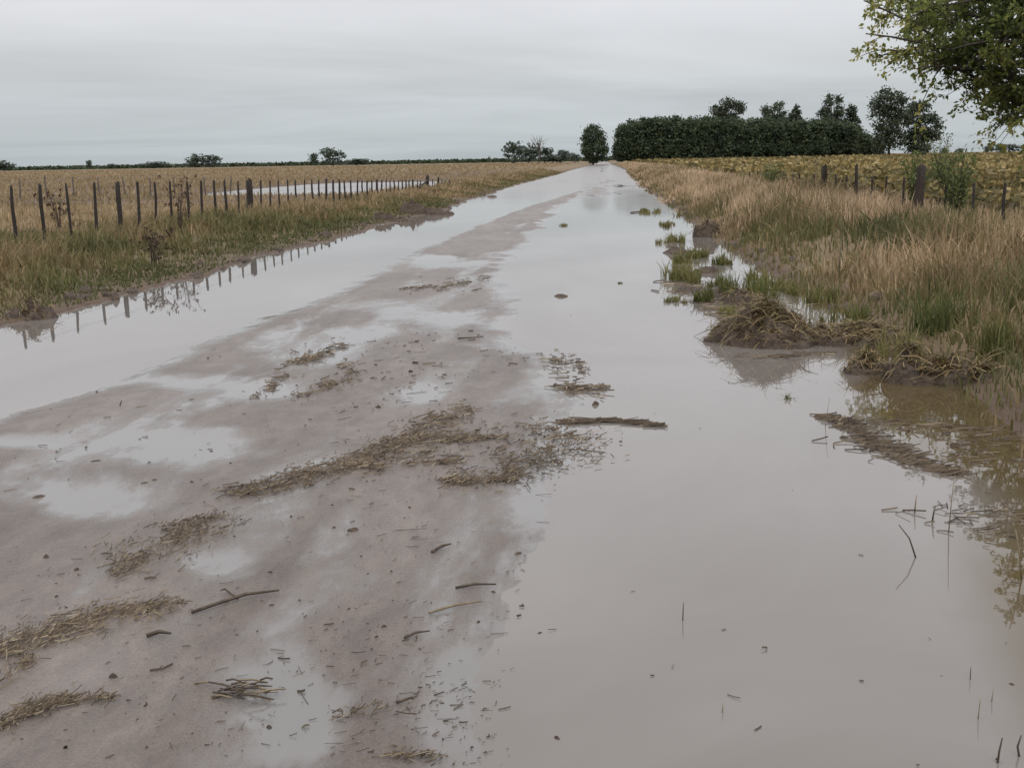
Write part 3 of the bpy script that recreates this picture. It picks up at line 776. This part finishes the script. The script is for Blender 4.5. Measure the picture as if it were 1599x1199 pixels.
# shrubs standing in the tall grass by the right fence
LEAF_SHRUB = foliage_mat("shrub_leaves", [(0, (.07, .10, .03)), (1, (.19, .22, .08))], .4)
def shrub(px, ptop, wpx, y, label, seed, feather=False):
    rg = np.random.default_rng(seed)
    x = at(px, y); z0 = float(height(x, y)); h = zat(px, ptop, y)-z0; w = wpx*y/F
    o = thing("shrub", label, "shrub", (x, y, z0))
    parts, P_, T_ = [], [], []
    for k in range(26 if feather else 18):
        a = rg.uniform(0, 6.28); r = w/2*rg.uniform(.2, 1); hh = h*rg.uniform(.55, 1.0)
        e = np.array([math.cos(a)*r, math.sin(a)*r, hh]); mid = np.array([math.cos(a)*r*.3, math.sin(a)*r*.3, hh*.75])
        B = bez(np.array([rg.normal(0, .04), rg.normal(0, .04), -.1]), mid, e, 7)
        parts.append(tube(B, np.linspace(.010, .003, 7), 4, False))
        nn = 46
        v = rg.uniform(.25, 1, nn)[:, None]
        P_.append(B[0]*(1-v)**2+2*mid*v*(1-v)+e*v*v+rg.normal(0, .045, (nn, 3))); T_.append(rg.uniform(0, 1, nn))
    V, Fc = join(parts); link("stem", npmesh("stem", V, Fc), BARK, o)
    C = np.concatenate(P_)
    V, Fc, T = leafquads(C, rg.uniform(.05, .11, len(C)), np.concatenate(T_), rg, .35)
    link("foliage", npmesh("foliage", V, Fc, {"tint": T}), LEAF_SHRUB, o)
shrub(1207, 250, 38, 40, "small green shrub in the tan grass at the crop's edge", 41)
shrub(1497, 232, 62, 21.5, "tall green shrub beside the thick brown fence post", 42, True)
shrub(1432, 228, 60, 26, "wispy green shrub growing behind the thick brown fence post", 43, True)
shrub(1470, 206, 66, 30, "arching feathery shrub rising above the crop line", 44, True)

def dry_weed(px, pbase, wpx, hpx, label, seed):
    rg = np.random.default_rng(seed)
    c = G(px, pbase, .15); s_ = np.linalg.norm([c[0], c[1], EYE-.15])/F; w, h = wpx*s_, hpx*s_
    o = thing("dry_weed", label, "weed", (c[0], c[1], float(height(c[0], c[1]))))
    parts, P_ = [], []
    for k in range(9):
        e = np.array([rg.normal(0, w*.35), rg.normal(0, w*.3), h*rg.uniform(.6, 1)]); mid = e*[.3, .3, .6]
        B = bez(np.array([rg.normal(0, .03), 0, -.1]), mid, e, 6); parts.append(tube(B, np.linspace(.009, .004, 6), 4, False))
        for q in range(4):
            p = B[rg.integers(2, 6)]; e2 = p+rg.normal(0, 1, 3)*[.14, .14, .08]+[0, 0, .12]
            parts.append(tube([p, e2], [.004, .003], 3, False)); P_.append(e2+rg.normal(0, .02, (7, 3)))
    V, Fc = join(parts); link("stem", npmesh("stem", V, Fc), TWIGB, o)
    C = np.concatenate(P_); V, Fc, T = leafquads(C, rg.uniform(.03, .07, len(C)), rg.uniform(0, .6, len(C)), rg, .6)
    link("foliage", npmesh("foliage", V, Fc, {"tint": T}), DEADB, o)  # dry seed heads at the twig tips, not leaves
TWIGB = earth_mat("weed_stem", (.03, .02, .014), (.09, .06, .04), 40, .7, .3, .005)
DEADB = foliage_mat("weed_heads", [(0, (.03, .018, .012)), (1, (.14, .085, .05))], .15)
dry_weed(282, 372, 36, 86, "tallest dark reddish dry weed standing at the left fence, by a forked post", 311)
dry_weed(95, 375, 34, 62, "dry thistle-like weed with dark heads between the first posts of the left fence", 312)
dry_weed(240, 408, 36, 44, "short reddish dry weed on the left bank below the fence", 313)
# ------------------------------------------------------------------ earth heaps, clods, tussocks
EARTH = earth_mat("wet_earth", (.036, .024, .016), (.110, .075, .050), 16, .6, .9, .05)
EARTH_RED = earth_mat("bank_earth", (.040, .026, .018), (.105, .070, .048), 14, .65, .9, .05)
DEAD = foliage_mat("dead_grass", [(0, (.06, .04, .02)), (.5, (.19, .135, .065)), (1, (.36, .27, .14))], .15)
TUFT = foliage_mat("tuft_grass", [(0, (.05, .07, .022)), (.5, (.13, .135, .04)), (1, (.30, .24, .12))], .3)
def heap(px, py, wpx, hpx, label, seed, lumps=1, straw=300, green=60, mat=EARTH, name="earth_heap", cat="heap", depth=.8):
    c = G(px, py); y = c[1]
    s = np.linalg.norm([c[0], c[1], EYE])/F
    w, h = wpx*s, hpx*s
    rg = np.random.default_rng(seed)
    o = thing(name, label, cat, (c[0], c[1], -.01))
    parts = []
    for k in range(lumps):
        f = 0 if lumps == 1 else (k/(lumps-1)-.5)
        ww = w/(1 if lumps == 1 else lumps*.62)/2
        V, q, t = lump(ww, ww*depth*rg.uniform(.8, 1.2), h*(1-.45*k/max(1, lumps-1))*.78, seed+k, 64, .8, 2.4)
        parts.append((V+np.array([f*w*.62, rg.uniform(-.05, .05), 0]), q, t))
    V, Fc = join(parts); bodyV = V
    link("soil", npmesh("soil", V, Fc, None, True), mat, o)
    if straw and hpx > 9:
        straw = straw*3; pick = bodyV[rg.integers(0, len(bodyV), straw)]+rg.normal(0, .008, (straw, 3))
        pick = pick[pick[:, 2] > .12*h]
        n = len(pick)
        a = rg.normal(0, .7, n)+np.where(rg.uniform(0, 1, n) < .5, 0, np.pi)
        D = np.stack([np.cos(a), np.sin(a)*.6, rg.normal(-.25, .35, n)], -1)
        ln = rg.uniform(.06, .30, n)*min(1, h/.25)
        S = np.stack([-np.sin(a), np.cos(a), rg.normal(0, .4, n)], -1)*.004
        p0 = pick+np.array([0, 0, .012]); p1 = p0+D*ln[:, None]*.5+np.array([0, 0, .03]); p2 = p0+D*ln[:, None]
        V = np.stack([p0-S, p0+S, p1-S, p1+S, p2-S*.4, p2+S*.4], 1).reshape(-1, 3)
        k = np.arange(n)[:, None]*6
        link("dead_grass", npmesh("dead_grass", V, np.concatenate([k+[0, 1, 3, 2], k+[2, 3, 5, 4]]), {"tint": np.repeat(rg.uniform(0, 1, n), 6)}), DEAD, o)
    if green > 29:
        pick = bodyV[rg.integers(0, len(bodyV), green*3)]; pick = pick[pick[:, 2] > .45*h][:green]
        V, Fc, T = blades(pick, rg.uniform(.06, .2, len(pick)), np.full(len(pick), .006), rg.uniform(.2, 1, len(pick)), .7, rg)
        link("foliage", npmesh("foliage", V, Fc, {"tint": T}), TUFT, o)
    return o
heap(1258, 533, 205, 45, "large earth heap topped with matted dead grass rising from the water", 51, 2, 900, 150)
heap(1475, 596, 150, 44, "dark crumbled earth heap at the waterline by the tall grass", 55, 3, 260, 60)
heap(1385, 582, 90, 22, "low flat clump of soil and roots beside the dark crumbled heap", 58, 2, 200, 70)
heap(1106, 370, 40, 22, "upright grassy clod standing at the far waterline on the verge", 61, 1, 120, 40)
heap(663, 335, 58, 18, "reddish earth heap on the left bank at the far waterline", 63, 2, 60, 20, EARTH_RED)
heap(612, 346, 42, 13, "smaller reddish earth heap next to the big one on the left bank", 65, 2, 40, 10, EARTH_RED)
heap(48, 497, 74, 20, "flat dark clod overhanging the ditch at the left photo edge", 67, 1, 60, 20, EARTH_RED)
heap(1165, 474, 66, 20, "small muddy hummock under the bright green tussock", 69, 1, 80, 0)
def tussock(px, py, wpx, hpx, label, seed, n=260, t0=.0, t1=.7, name="grass_tussock", cat="tussock", lean=.6, deep=1.3):
    c = G(px, py); s = np.linalg.norm([c[0], c[1], EYE])/F
    rg = np.random.default_rng(seed)
    w, h = wpx*s/2, hpx*s
    nc = 1 if n < 100 else n//22; cc = rg.normal(0, .5, (nc, 2))*w*np.array([1, deep]); ci = rg.integers(0, nc, n)
    P_ = np.stack([cc[ci, 0]+rg.normal(0, .10, n)*w, cc[ci, 1]+rg.normal(0, .12, n)*w, np.full(n, -.02)], -1)
    hh = h*rg.uniform(.25, 1.05, n)*rg.uniform(.5, 1.1, nc)[ci]
    V, Fc, T = blades(P_, hh, np.full(n, .003+.0007*c[1]), rg.uniform(t0, t1, n), lean, rg)
    o = link(name, npmesh(name, V, Fc, {"tint": T}), TUFT, None, (c[0], c[1], max(0.0, float(height(c[0], c[1])))))
    return tag(o, label, cat)
tussock(1070, 437, 60, 34, "yellow green tussock in the water, largest left of the heap", 71, 620, .35, .85, deep=3)
tussock(1098, 470, 38, 30, "narrow green tussock reaching down toward the open water", 72, 260, .1, .6)
tussock(1168, 464, 80, 44, "bright green tussock on a small muddy hummock", 73, 520, .05, .65)
tussock(1062, 412, 36, 30, "small yellow tussock behind the yellow green one", 74, 160, .3, .9)
for i_, (a_, b_, w_, h_, l_) in enumerate([(1088, 402, 40, 22, "low green tuft in the strip of tufts, farthest up the waterline"), (1125, 412, 34, 20, "low pale tuft behind the bright green tussock"),
        (1122, 448, 44, 24, "low tuft filling the gap between the yellow green and bright green tussocks"), (1140, 490, 40, 20, "low wet tuft just left of the large earth heap"),
        (1205, 455, 44, 26, "reddish green tuft right of the bright green tussock"), (1060, 470, 40, 12, "sparse sprigs in open water left of the narrow tussock")]):
    tussock(a_, b_, w_, h_, l_, 171+i_, 300, .25, .85, deep=2)
for i_, (a_, b_, w_, h_, l_) in enumerate([(1052, 378, 46, 18, "low yellowish tuft up the waterline, between the far clods and the yellow tussock"), (1010, 332, 40, 9, "flat greenish tuft far up the right waterline near the stick"),
        (1038, 352, 40, 10, "flat olive tuft in the water left of the upright grassy clod"), (1185, 440, 50, 24, "loose olive tuft behind the bright green tussock"), (1235, 455, 60, 28, "loose tan tuft in the inlet straight behind the large earth heap")]):
    tussock(a_, b_, w_, h_, l_, 191+i_, 260, .3, .9, deep=2.5)
heap(1075, 395, 60, 8, "long flat muddy clod behind the small yellow tussock", 190, 2, 60, 20, EARTH_RED)
heap(1090, 455, 50, 8, "flat muddy clod at the open water side of the tuft strip", 194, 2, 60, 20)
heap(1128, 462, 40, 9, "flat muddy clod between the tufts left of the hummock", 180, 1, 60, 20)
heap(1104, 425, 40, 9, "flat reddish clod behind the yellow green tussock", 182, 1, 60, 10, EARTH_RED)
tussock(1465, 535, 95, 72, "blue green leafy tussock on the bank behind the dark heap", 75, 420, 0, .45, lean=.7)
tussock(1400, 560, 70, 60, "thin tan and green tussock between the two earth heaps", 76, 200, .3, 1)
tussock(1232, 497, 64, 15, "dry tussock growing on top of the large earth heap", 77, 200, .3, 1)
tussock(1550, 580, 80, 90, "tall green tussock at the water's edge near the right side", 78, 300, .1, .8)
tussock(1330, 505, 60, 50, "short green tussock in the shallow inlet behind the heap", 79, 160, .2, .8)
tussock(1280, 470, 80, 50, "reedy tussock standing in the shallow inlet further back", 80, 200, .2, .9)
tussock(962, 444, 44, 10, "low floating weed alone in the middle of the water", 81, 60, .0, .4, "water_weed", "weed", 1.3)
tussock(1213, 626, 46, 30, "sparse sprig of reeds alone in open water below the heap", 82, 26, .0, .6, "water_weed", "weed", .9)
tussock(1020, 331, 34, 9, "flat weed patch in the far water near the right verge", 83, 80, .1, .8, "water_weed", "weed", 1.2)
tussock(900, 352, 50, 6, "thin weed patch on the far mud bar in the road", 84, 60, .5, 1, "water_weed", "weed", 1.3)

CL = []
for s in range(4):
    V, q, t = lump(.5, .42, .42, 700+s, 14, .4, 2.5)
    me = npmesh("mud_clod", V, [q, t], None, True); me.materials.append(EARTH if s % 2 else EARTH_RED); CL.append(me)
def clod(x, y, size, label, group=None, z=None, name="mud_clod", flat=.8):
    o = link(name, random.choice(CL), None, None, (x, y, (float(height(x, y)) if z is None else z)-.003))
    o.scale = (size, size*random.uniform(.6, 1), size*flat*random.uniform(.7, 1.2)); o.rotation_euler = (0, 0, random.uniform(0, 6.28))
    return tag(o, label, "clod", group)
def pxclod(px, py, wpx, label, group=None):
    c = G(px, py); s = np.linalg.norm([c[0], c[1], EYE])/F
    return clod(c[0], c[1], wpx*s, label, group, max(0, float(height(c[0], c[1]))), flat=.3 if 'flat' in label or 'thin' in label or c[1] > 9 else .8)
pxclod(551, 835, 18, "dark clod in the middle of the mud, with two crumbs to its left")
pxclod(521, 830, 8, "small crumb left of the dark clod in the mud")
pxclod(809, 865, 15, "dark clod at the mud's edge beside the open water")
pxclod(228, 757, 15, "dark flat clod on the pale puddle, one of a close pair")
pxclod(242, 754, 9, "upright small clod on the pale puddle, one of a close pair")
pxclod(60, 778, 20, "long thin clod on the wet mud at the left photo edge")
pxclod(73, 879, 11, "small dark clod on mud above the left straw drift")
pxclod(930, 632, 14, "dark clod in the water beside the floating straw spit")
pxclod(843, 988, 9, "lone small dark clod out in the near open water")
pxclod(420, 1138, 13, "small dark clod near the bottom puddle under the twig pile")
pxclod(747, 973, 9, "small clod under a long straw at the mud's right edge")
pxclod(545, 962, 9, "small round clod on bare mud right of the long twig")
pxclod(178, 1066, 14, "small reddish clod left of the twig pile")
pxclod(870, 1152, 12, "small dark fragment in water at the bottom of the photo")
pxclod(876, 463, 22, "flat drifting clod in the far water")
pxclod(1068, 472, 18, "flat dark clod in water beside the narrow tussock")
pxclod(1045, 386, 14, "dark clod in water near the far yellow tussock")
pxclod(768, 308, 22, "flat clod in the far water near the left bank")
pxclod(150, 722, 16, "thin dark clod on the pale puddle's upper side")
for (px, py) in [(370, 1000), (640, 1045), (575, 905), (455, 812), (700, 880), (820, 760), (610, 700), (330, 705), (120, 900), (230, 1180), (690, 1100), (770, 925), (640, 800), (360, 728), (300, 760), (590, 640), (510, 1025), (600, 990), (1470, 1055), (1580, 1068), (740, 1080), (500, 610), (620, 1160)]:
    pxclod(px, py, random.uniform(6, 10), "small dark crumb of mud lying on the wet road", "loose crumbs of mud on the road")
BL = "rough lump of earth along the left waterline"
for k in range(34):
    y = 12*(70/12)**random.random(); a = float(edges(np.array([y]))[0][0])
    clod(a-random.uniform(-.05, .5), y, random.uniform(.09, .24)*(1+y/130), BL, "earth lumps along the left bank")
BL = "rough lump of earth along the right waterline"
for k in range(22):
    y = 9*(60/9)**random.random(); d_ = float(edges(np.array([y]))[3][0])
    clod(d_+random.uniform(-.15, .4), y, random.uniform(.08, .2)*(1+y/130), BL, "earth lumps along the right bank")

# ------------------------------------------------------------------ straw drifts, twigs, stems
STRAW = foliage_mat("wet_straw", [(0, (.028, .018, .011)), (.5, (.085, .060, .039)), (.85, (.16, .12, .076)), (1, (.27, .22, .155))], .05, .5)
def straws(P_, ln, w, tint, az, rg, lift=.02):
    n = len(P_)
    D = np.stack([np.cos(az), np.sin(az), np.zeros(n)], -1)*ln[:, None]/2
    S = np.stack([-np.sin(az), np.cos(az), np.zeros(n)], -1)*w[:, None]/2
    Uz = np.zeros((n, 3)); Uz[:, 2] = w*.5
    bend = S*rg.normal(0, 2.5, n)[:, None]
    A = np.zeros((n, 3)); A[:, 2] = np.abs(rg.normal(0, lift, n))
    # a triangular straw: two ends and a raised ridge in the middle
    V = np.stack([P_-D-S, P_-D+S, P_-D+Uz*2, P_+bend-S+A*.5, P_+bend+S+A*.5, P_+bend+Uz*2+A*.5, P_+D-S+A, P_+D+S+A, P_+D+Uz*2+A], 1).reshape(-1, 3)
    k = np.arange(n)[:, None]*9
    Fc = np.concatenate([k+f for f in ([0, 3, 5, 2], [1, 2, 5, 4], [3, 6, 8, 5], [4, 5, 8, 7])])
    return V, Fc, np.repeat(tint, 9)
def polysample(pts, n, spread, rg):
    g = np.array([[p[0], p[1], p[2] if len(p) > 2 else spread] for p in pts], float)
    seg = np.linalg.norm(np.diff(g[:, :2], axis=0), axis=1); cum = np.concatenate([[0], np.cumsum(seg)])
    u = rg.uniform(0, cum[-1], n)
    px = np.interp(u, cum, g[:, 0]); py = np.interp(u, cum, g[:, 1]); sp_ = np.interp(u, cum, g[:, 2])
    return px+rg.normal(0, 1, n)*sp_*1.5, py+rg.normal(0, .20, n)*sp_
def on_ground(px, py):
    g = np.array([G(a, b) for a, b in zip(px, py)])
    z = np.maximum(height(g[:, 0], g[:, 1]), 0)
    return np.stack([g[:, 0], g[:, 1], z+.002], -1)
rg = np.random.default_rng(99)
DRIFT = [([(0, 1035, 12), (70, 1005, 20), (150, 975, 26), (230, 957, 18), (280, 948, 4)], 620),
         ([(190, 905, 12), (235, 868, 22), (290, 835, 22), (350, 815, 8)], 520),
         ([(360, 778, 10), (430, 762, 18), (520, 738, 16), (600, 712, 22), (680, 690, 16), (790, 690, 3)], 900),
         ([(560, 740, 8), (640, 733, 7), (720, 727, 3)], 140),
         ([(700, 758, 6), (780, 755, 9), (830, 735, 20), (860, 700, 30), (885, 668, 22)], 900),
         ([(620, 700, 10), (680, 665, 16), (730, 645, 6)], 220),
         ([(0, 1148, 6), (50, 1120, 12), (110, 1102, 12), (175, 1102, 4)], 260),
         ([(450, 572, 4), (490, 560, 6), (540, 540, 3)], 130),
         ([(465, 625, 6), (520, 605, 7), (560, 585, 4), (530, 575, 3)], 170),
         ([(400, 622, 3), (430, 600, 4), (445, 590, 2)], 60),
         ([(862, 565, 4), (890, 570, 8), (910, 582, 5)], 110),
         ([(870, 605, 5), (900, 608, 8), (945, 605, 3)], 130),
         ([(530, 1130, 14), (560, 1125, 18), (585, 1112, 8)], 60),
         ([(620, 1195, 8), (670, 1185, 10), (710, 1190, 8)], 90),
         ([(640, 455, 5), (690, 450, 5), (760, 435, 4)], 80),
         ([(0, 1075, 8), (30, 1050, 10), (50, 1040, 4)], 60)]
sets = []
for pts, n in DRIFT:
    n = int(n*2.2); px, py = polysample(pts, n, 10, rg); py = py+rg.normal(0, 1, n)*np.where(rg.uniform(0, 1, n) < .25, 9, 1)
    P_ = on_ground(px, py)
    P_ = P_[rg.uniform(0, 1, n) < np.clip(.72+3.2*fbm(P_[:, 0]*8, P_[:, 1]*5, 431), .03, 1)]; n = len(P_)
    ga, gb = G(*pts[0][:2]), G(*pts[-1][:2]); da = math.atan2(gb[1]-ga[1], gb[0]-ga[0])
    az = da+rg.normal(0, .75, n)
    sc_ = np.clip(P_[:, 1]/6, .7, 2)
    sets.append(straws(P_+np.stack([np.zeros(n), np.zeros(n), rg.uniform(0, .012, n)], -1), (.012+rg.gamma(1.1, .024, n))*sc_, rg.uniform(.0015, .006, n)*sc_, np.clip(rg.beta(1.9, 1.6, n)+.05, 0, 1), az, rg, .008))
# loose flecks scattered over the mud, thickest toward its right edge
n = 2500
px = np.concatenate([rg.uniform(0, 860, 1100), 820-np.abs(rg.normal(0, 150, n-1100))]); py = rg.uniform(520, 1199, n)
px = np.where(rg.uniform(0, 1, n) < .8, px, px-80)
P_ = on_ground(px, py); a, b_, c_, d_ = edges(P_[:, 1]); k = (P_[:, 0] > b_) & (P_[:, 0] < c_+.08)
k &= rg.uniform(0, 1, n) < np.clip(.5+4*fbm(P_[:, 0]*1.6, P_[:, 1]*.9, 333), .04, 1)
P_ = P_[k]; n = len(P_); sc_ = np.clip(P_[:, 1]/6, .7, 1.8)
sets.append(straws(P_, rg.gamma(.8, .020, n)*sc_+.004, (.0012+rg.gamma(1.2, .0013, n))*sc_, np.clip(rg.beta(1.3, 3.0, n), 0, 1), rg.normal(.2, .8, n), rg, .004))
so = grass_obj("straw_litter", sets, STRAW)
tag(so, "washed up straw lying in drifts across the wet mud", "straw", kind="stuff")
# floating straw on the right-hand water
sets = []
for pts, n in [([(1287, 650, 3), (1330, 665, 7), (1360, 690, 12), (1420, 712, 8)], 300), ([(1400, 712, 10), (1450, 730, 9), (1500, 742, 6)], 120),
               ([(1380, 655, 30), (1500, 690, 60), (1590, 720, 60)], 110), ([(1480, 800, 40), (1560, 800, 30), (1599, 850, 40)], 60), ([(1060, 440, 12), (1110, 470, 14), (1150, 500, 8)], 120), ([(1180, 560, 10), (1300, 552, 6)], 30)]:
    px, py = polysample(pts, n, 10, rg)
    P_ = on_ground(px, py); sc_ = np.clip(P_[:, 1]/6, .8, 2)
    sets.append(straws(P_, rg.uniform(.03, .13, n)*sc_, rg.uniform(.003, .007, n)*sc_, np.clip(rg.beta(2, 2, n)+.05, 0, 1), rg.normal(-.1, .6, n), rg, .012))
n = 26; px = rg.uniform(850, 1590, n); py = 480+720*rg.uniform(0, 1, n)**1.4
P_ = on_ground(px, py); sets.append(straws(P_, rg.gamma(1, .018, n)+.006, .0015+rg.gamma(1.2, .0014, n), rg.beta(1.5, 2.5, n), rg.uniform(0, 6.28, n), rg, .003))
so = grass_obj("floating_straw", sets, STRAW)
tag(so, "straw and broken stalks floating in lines near the right bank", "straw", kind="stuff")
TWIG = earth_mat("wet_twig", (.03, .02, .014), (.10, .07, .045), 40, .6, .4, .005)
PALE = earth_mat("pale_stalk", (.13, .10, .06), (.26, .20, .12), 40, .6, .3, .005)
def stick(pix, r, label, name="twig", cat="twig", mat=TWIG, lift=.01, group=None):
    P_ = [G(*p) for p in pix]; P_ = [np.array([p[0], p[1], max(0, float(height(p[0], p[1])))+lift*(1+.5*i % 2)]) for i, p in enumerate(P_)]
    O = P_[0]; V, q, t = tube([p-O for p in P_], [r]*(len(P_)-1)+[r*.5], 5)
    return tag(link(name, npmesh(name, V, [q, t], None, True), mat, None, O), label, cat, group)
stick([(300, 965), (345, 952), (385, 944), (437, 938)], .007, "long thin twig lying on the mud below the straw drift")
stick([(372, 946), (352, 930), (345, 935)], .004, "short side twig crossing the long thin twig")
stick([(670, 968), (710, 955), (752, 948)], .005, "pale straight stalk on the mud near the water", mat=PALE)
stick([(712, 927), (740, 921), (775, 920)], .006, "short dark twig at the mud's right edge, topmost of a close pair")
stick([(675, 872), (690, 864), (705, 862)], .007, "short thick twig alone on the mud left of the edge clod")
stick([(632, 1010), (650, 1002), (672, 1000)], .005, "small bent twig in the lower right mud litter")
stick([(620, 1110), (645, 1102)], .006, "short twig by the lower edge of the mud, leaning right")
stick([(715, 535), (755, 532)], .008, "thin dark twig on the far mud near the water", lift=.012)
stick([(230, 1003), (250, 998), (268, 1004)], .008, "crooked dark twig above the twig pile")
stick([(985, 333), (1010, 331)], .02, "dark log-like stick in the far water", lift=.02)
# twig pile
rg = np.random.default_rng(123)
c = G(378, 1088)
o = thing("twig_pile", "small tangled pile of dark twigs beside the bottom puddle", "twigs", (c[0], c[1], max(0, float(height(c[0], c[1])))))
for k in range(26):
    a = rg.normal(-.15, .7); ln = rg.uniform(.04, .15); p = np.array([rg.normal(0, .055), rg.normal(0, .035), rg.uniform(.004, .035)])
    dv = np.array([math.cos(a), math.sin(a)*.7, rg.normal(0, .12)])*ln/2
    V, q, t = tube([p-dv, p+[0, 0, .006], p+dv], [.003, .0035, .002], 5)
    V[:, 2] = np.maximum(V[:, 2], .001)
    link("twig", npmesh("twig", V, [q, t], None, True), TWIG if k % 3 else PALE, o)
# floating straw spit
c = G(955, 662)
P_ = []
o = thing("straw_raft", "thin spit of matted straw stretching from the mud into the water", "straw raft", (c[0], c[1], 0))
n = 170
px, py = polysample([(885, 662, 9), (930, 657, 6), (975, 659, 5), (1028, 666, 1.5)], n, 5, rg)
P_ = on_ground(px, py)-np.array([c[0], c[1], 0])
P_[:, 2] = rg.uniform(0, .011, n)
V, Fc, T = straws(P_, rg.uniform(.04, .16, n), rg.uniform(.004, .008, n), rg.beta(2, 3, n), rg.normal(-.1, .35, n), rg, .006)
link("straw", npmesh("straw", V, Fc, {"tint": T}), STRAW, o)
# stems rising from the near water
def stem(px, pyb, dxpx, hpx, r, label, mat=TWIG, bend=None, name="reed_stem", group=None):
    c = G(px, pyb); s = np.linalg.norm([c[0], c[1], EYE])/F
    pts = [np.array([0, 0, -.03])]
    for (dx, hh) in (bend or [(dxpx*.5, hpx*.55), (dxpx, hpx)]): pts.append(np.array([dx*s, 0, hh*s*1.03]))
    V, q, t = tube(pts, np.linspace(r, r*.5, len(pts)), 5)
    return tag(link(name, npmesh(name, V, [q, t], None, True), mat, None, (c[0], c[1], 0)), label, "stem", group)
stem(1434, 870, 0, 0, .004, "bent dark reed making a sharp angle over its reflection", bend=[(-14, 28), (-30, 48)])
stem(1481, 832, 4, 84, .003, "tallest thin upright stem in the near right water", PALE)
stem(1455, 815, 4, 24, .005, "short dark stem left of the tallest upright stem")
stem(1066, 968, 1, 28, .0025, "single tiny upright stem far out in the near open water")
stem(1428, 800, 2, 26, .004, "short stem beside floating straw, right of the bent reed's tip", PALE)
stem(1597, 905, -14, 72, .004, "leaning pale stem at the right photo edge", PALE)
stem(1527, 1122, 2, 30, .002, "thin upright stem near the bottom right, taller of two", PALE)
stem(1548, 1095, 2, 18, .002, "thin upright stem near the bottom right, shorter of two", PALE)
stem(1557, 1190, 5, 36, .004, "dark bent stem in the bottom right water", bend=[(2, 16), (5, 36)])
stem(1595, 1180, -4, 30, .004, "dark stem at the bottom right photo corner", bend=[(-6, 14), (-2, 30)])
stem(1515, 1060, 0, 18, .002, "tiny dark stem in the water above the bottom right stems")
stem(1128, 1112, 1, 14, .0022, "tiny pale stem near the bottom middle of the water", PALE)
stem(1288, 668, 6, 45, .0022, "thin stem beside the floating straw's left tip", PALE)
stem(185, 640, 6, 14, .008, "small dark stub sticking out of the mud by the ditch", bend=[(2, 5), (6, 14)], name="twig_stub")
stem(1310, 450, 0, 60, .012, "dark dead stalk standing in the verge grass", name="dead_stalk")
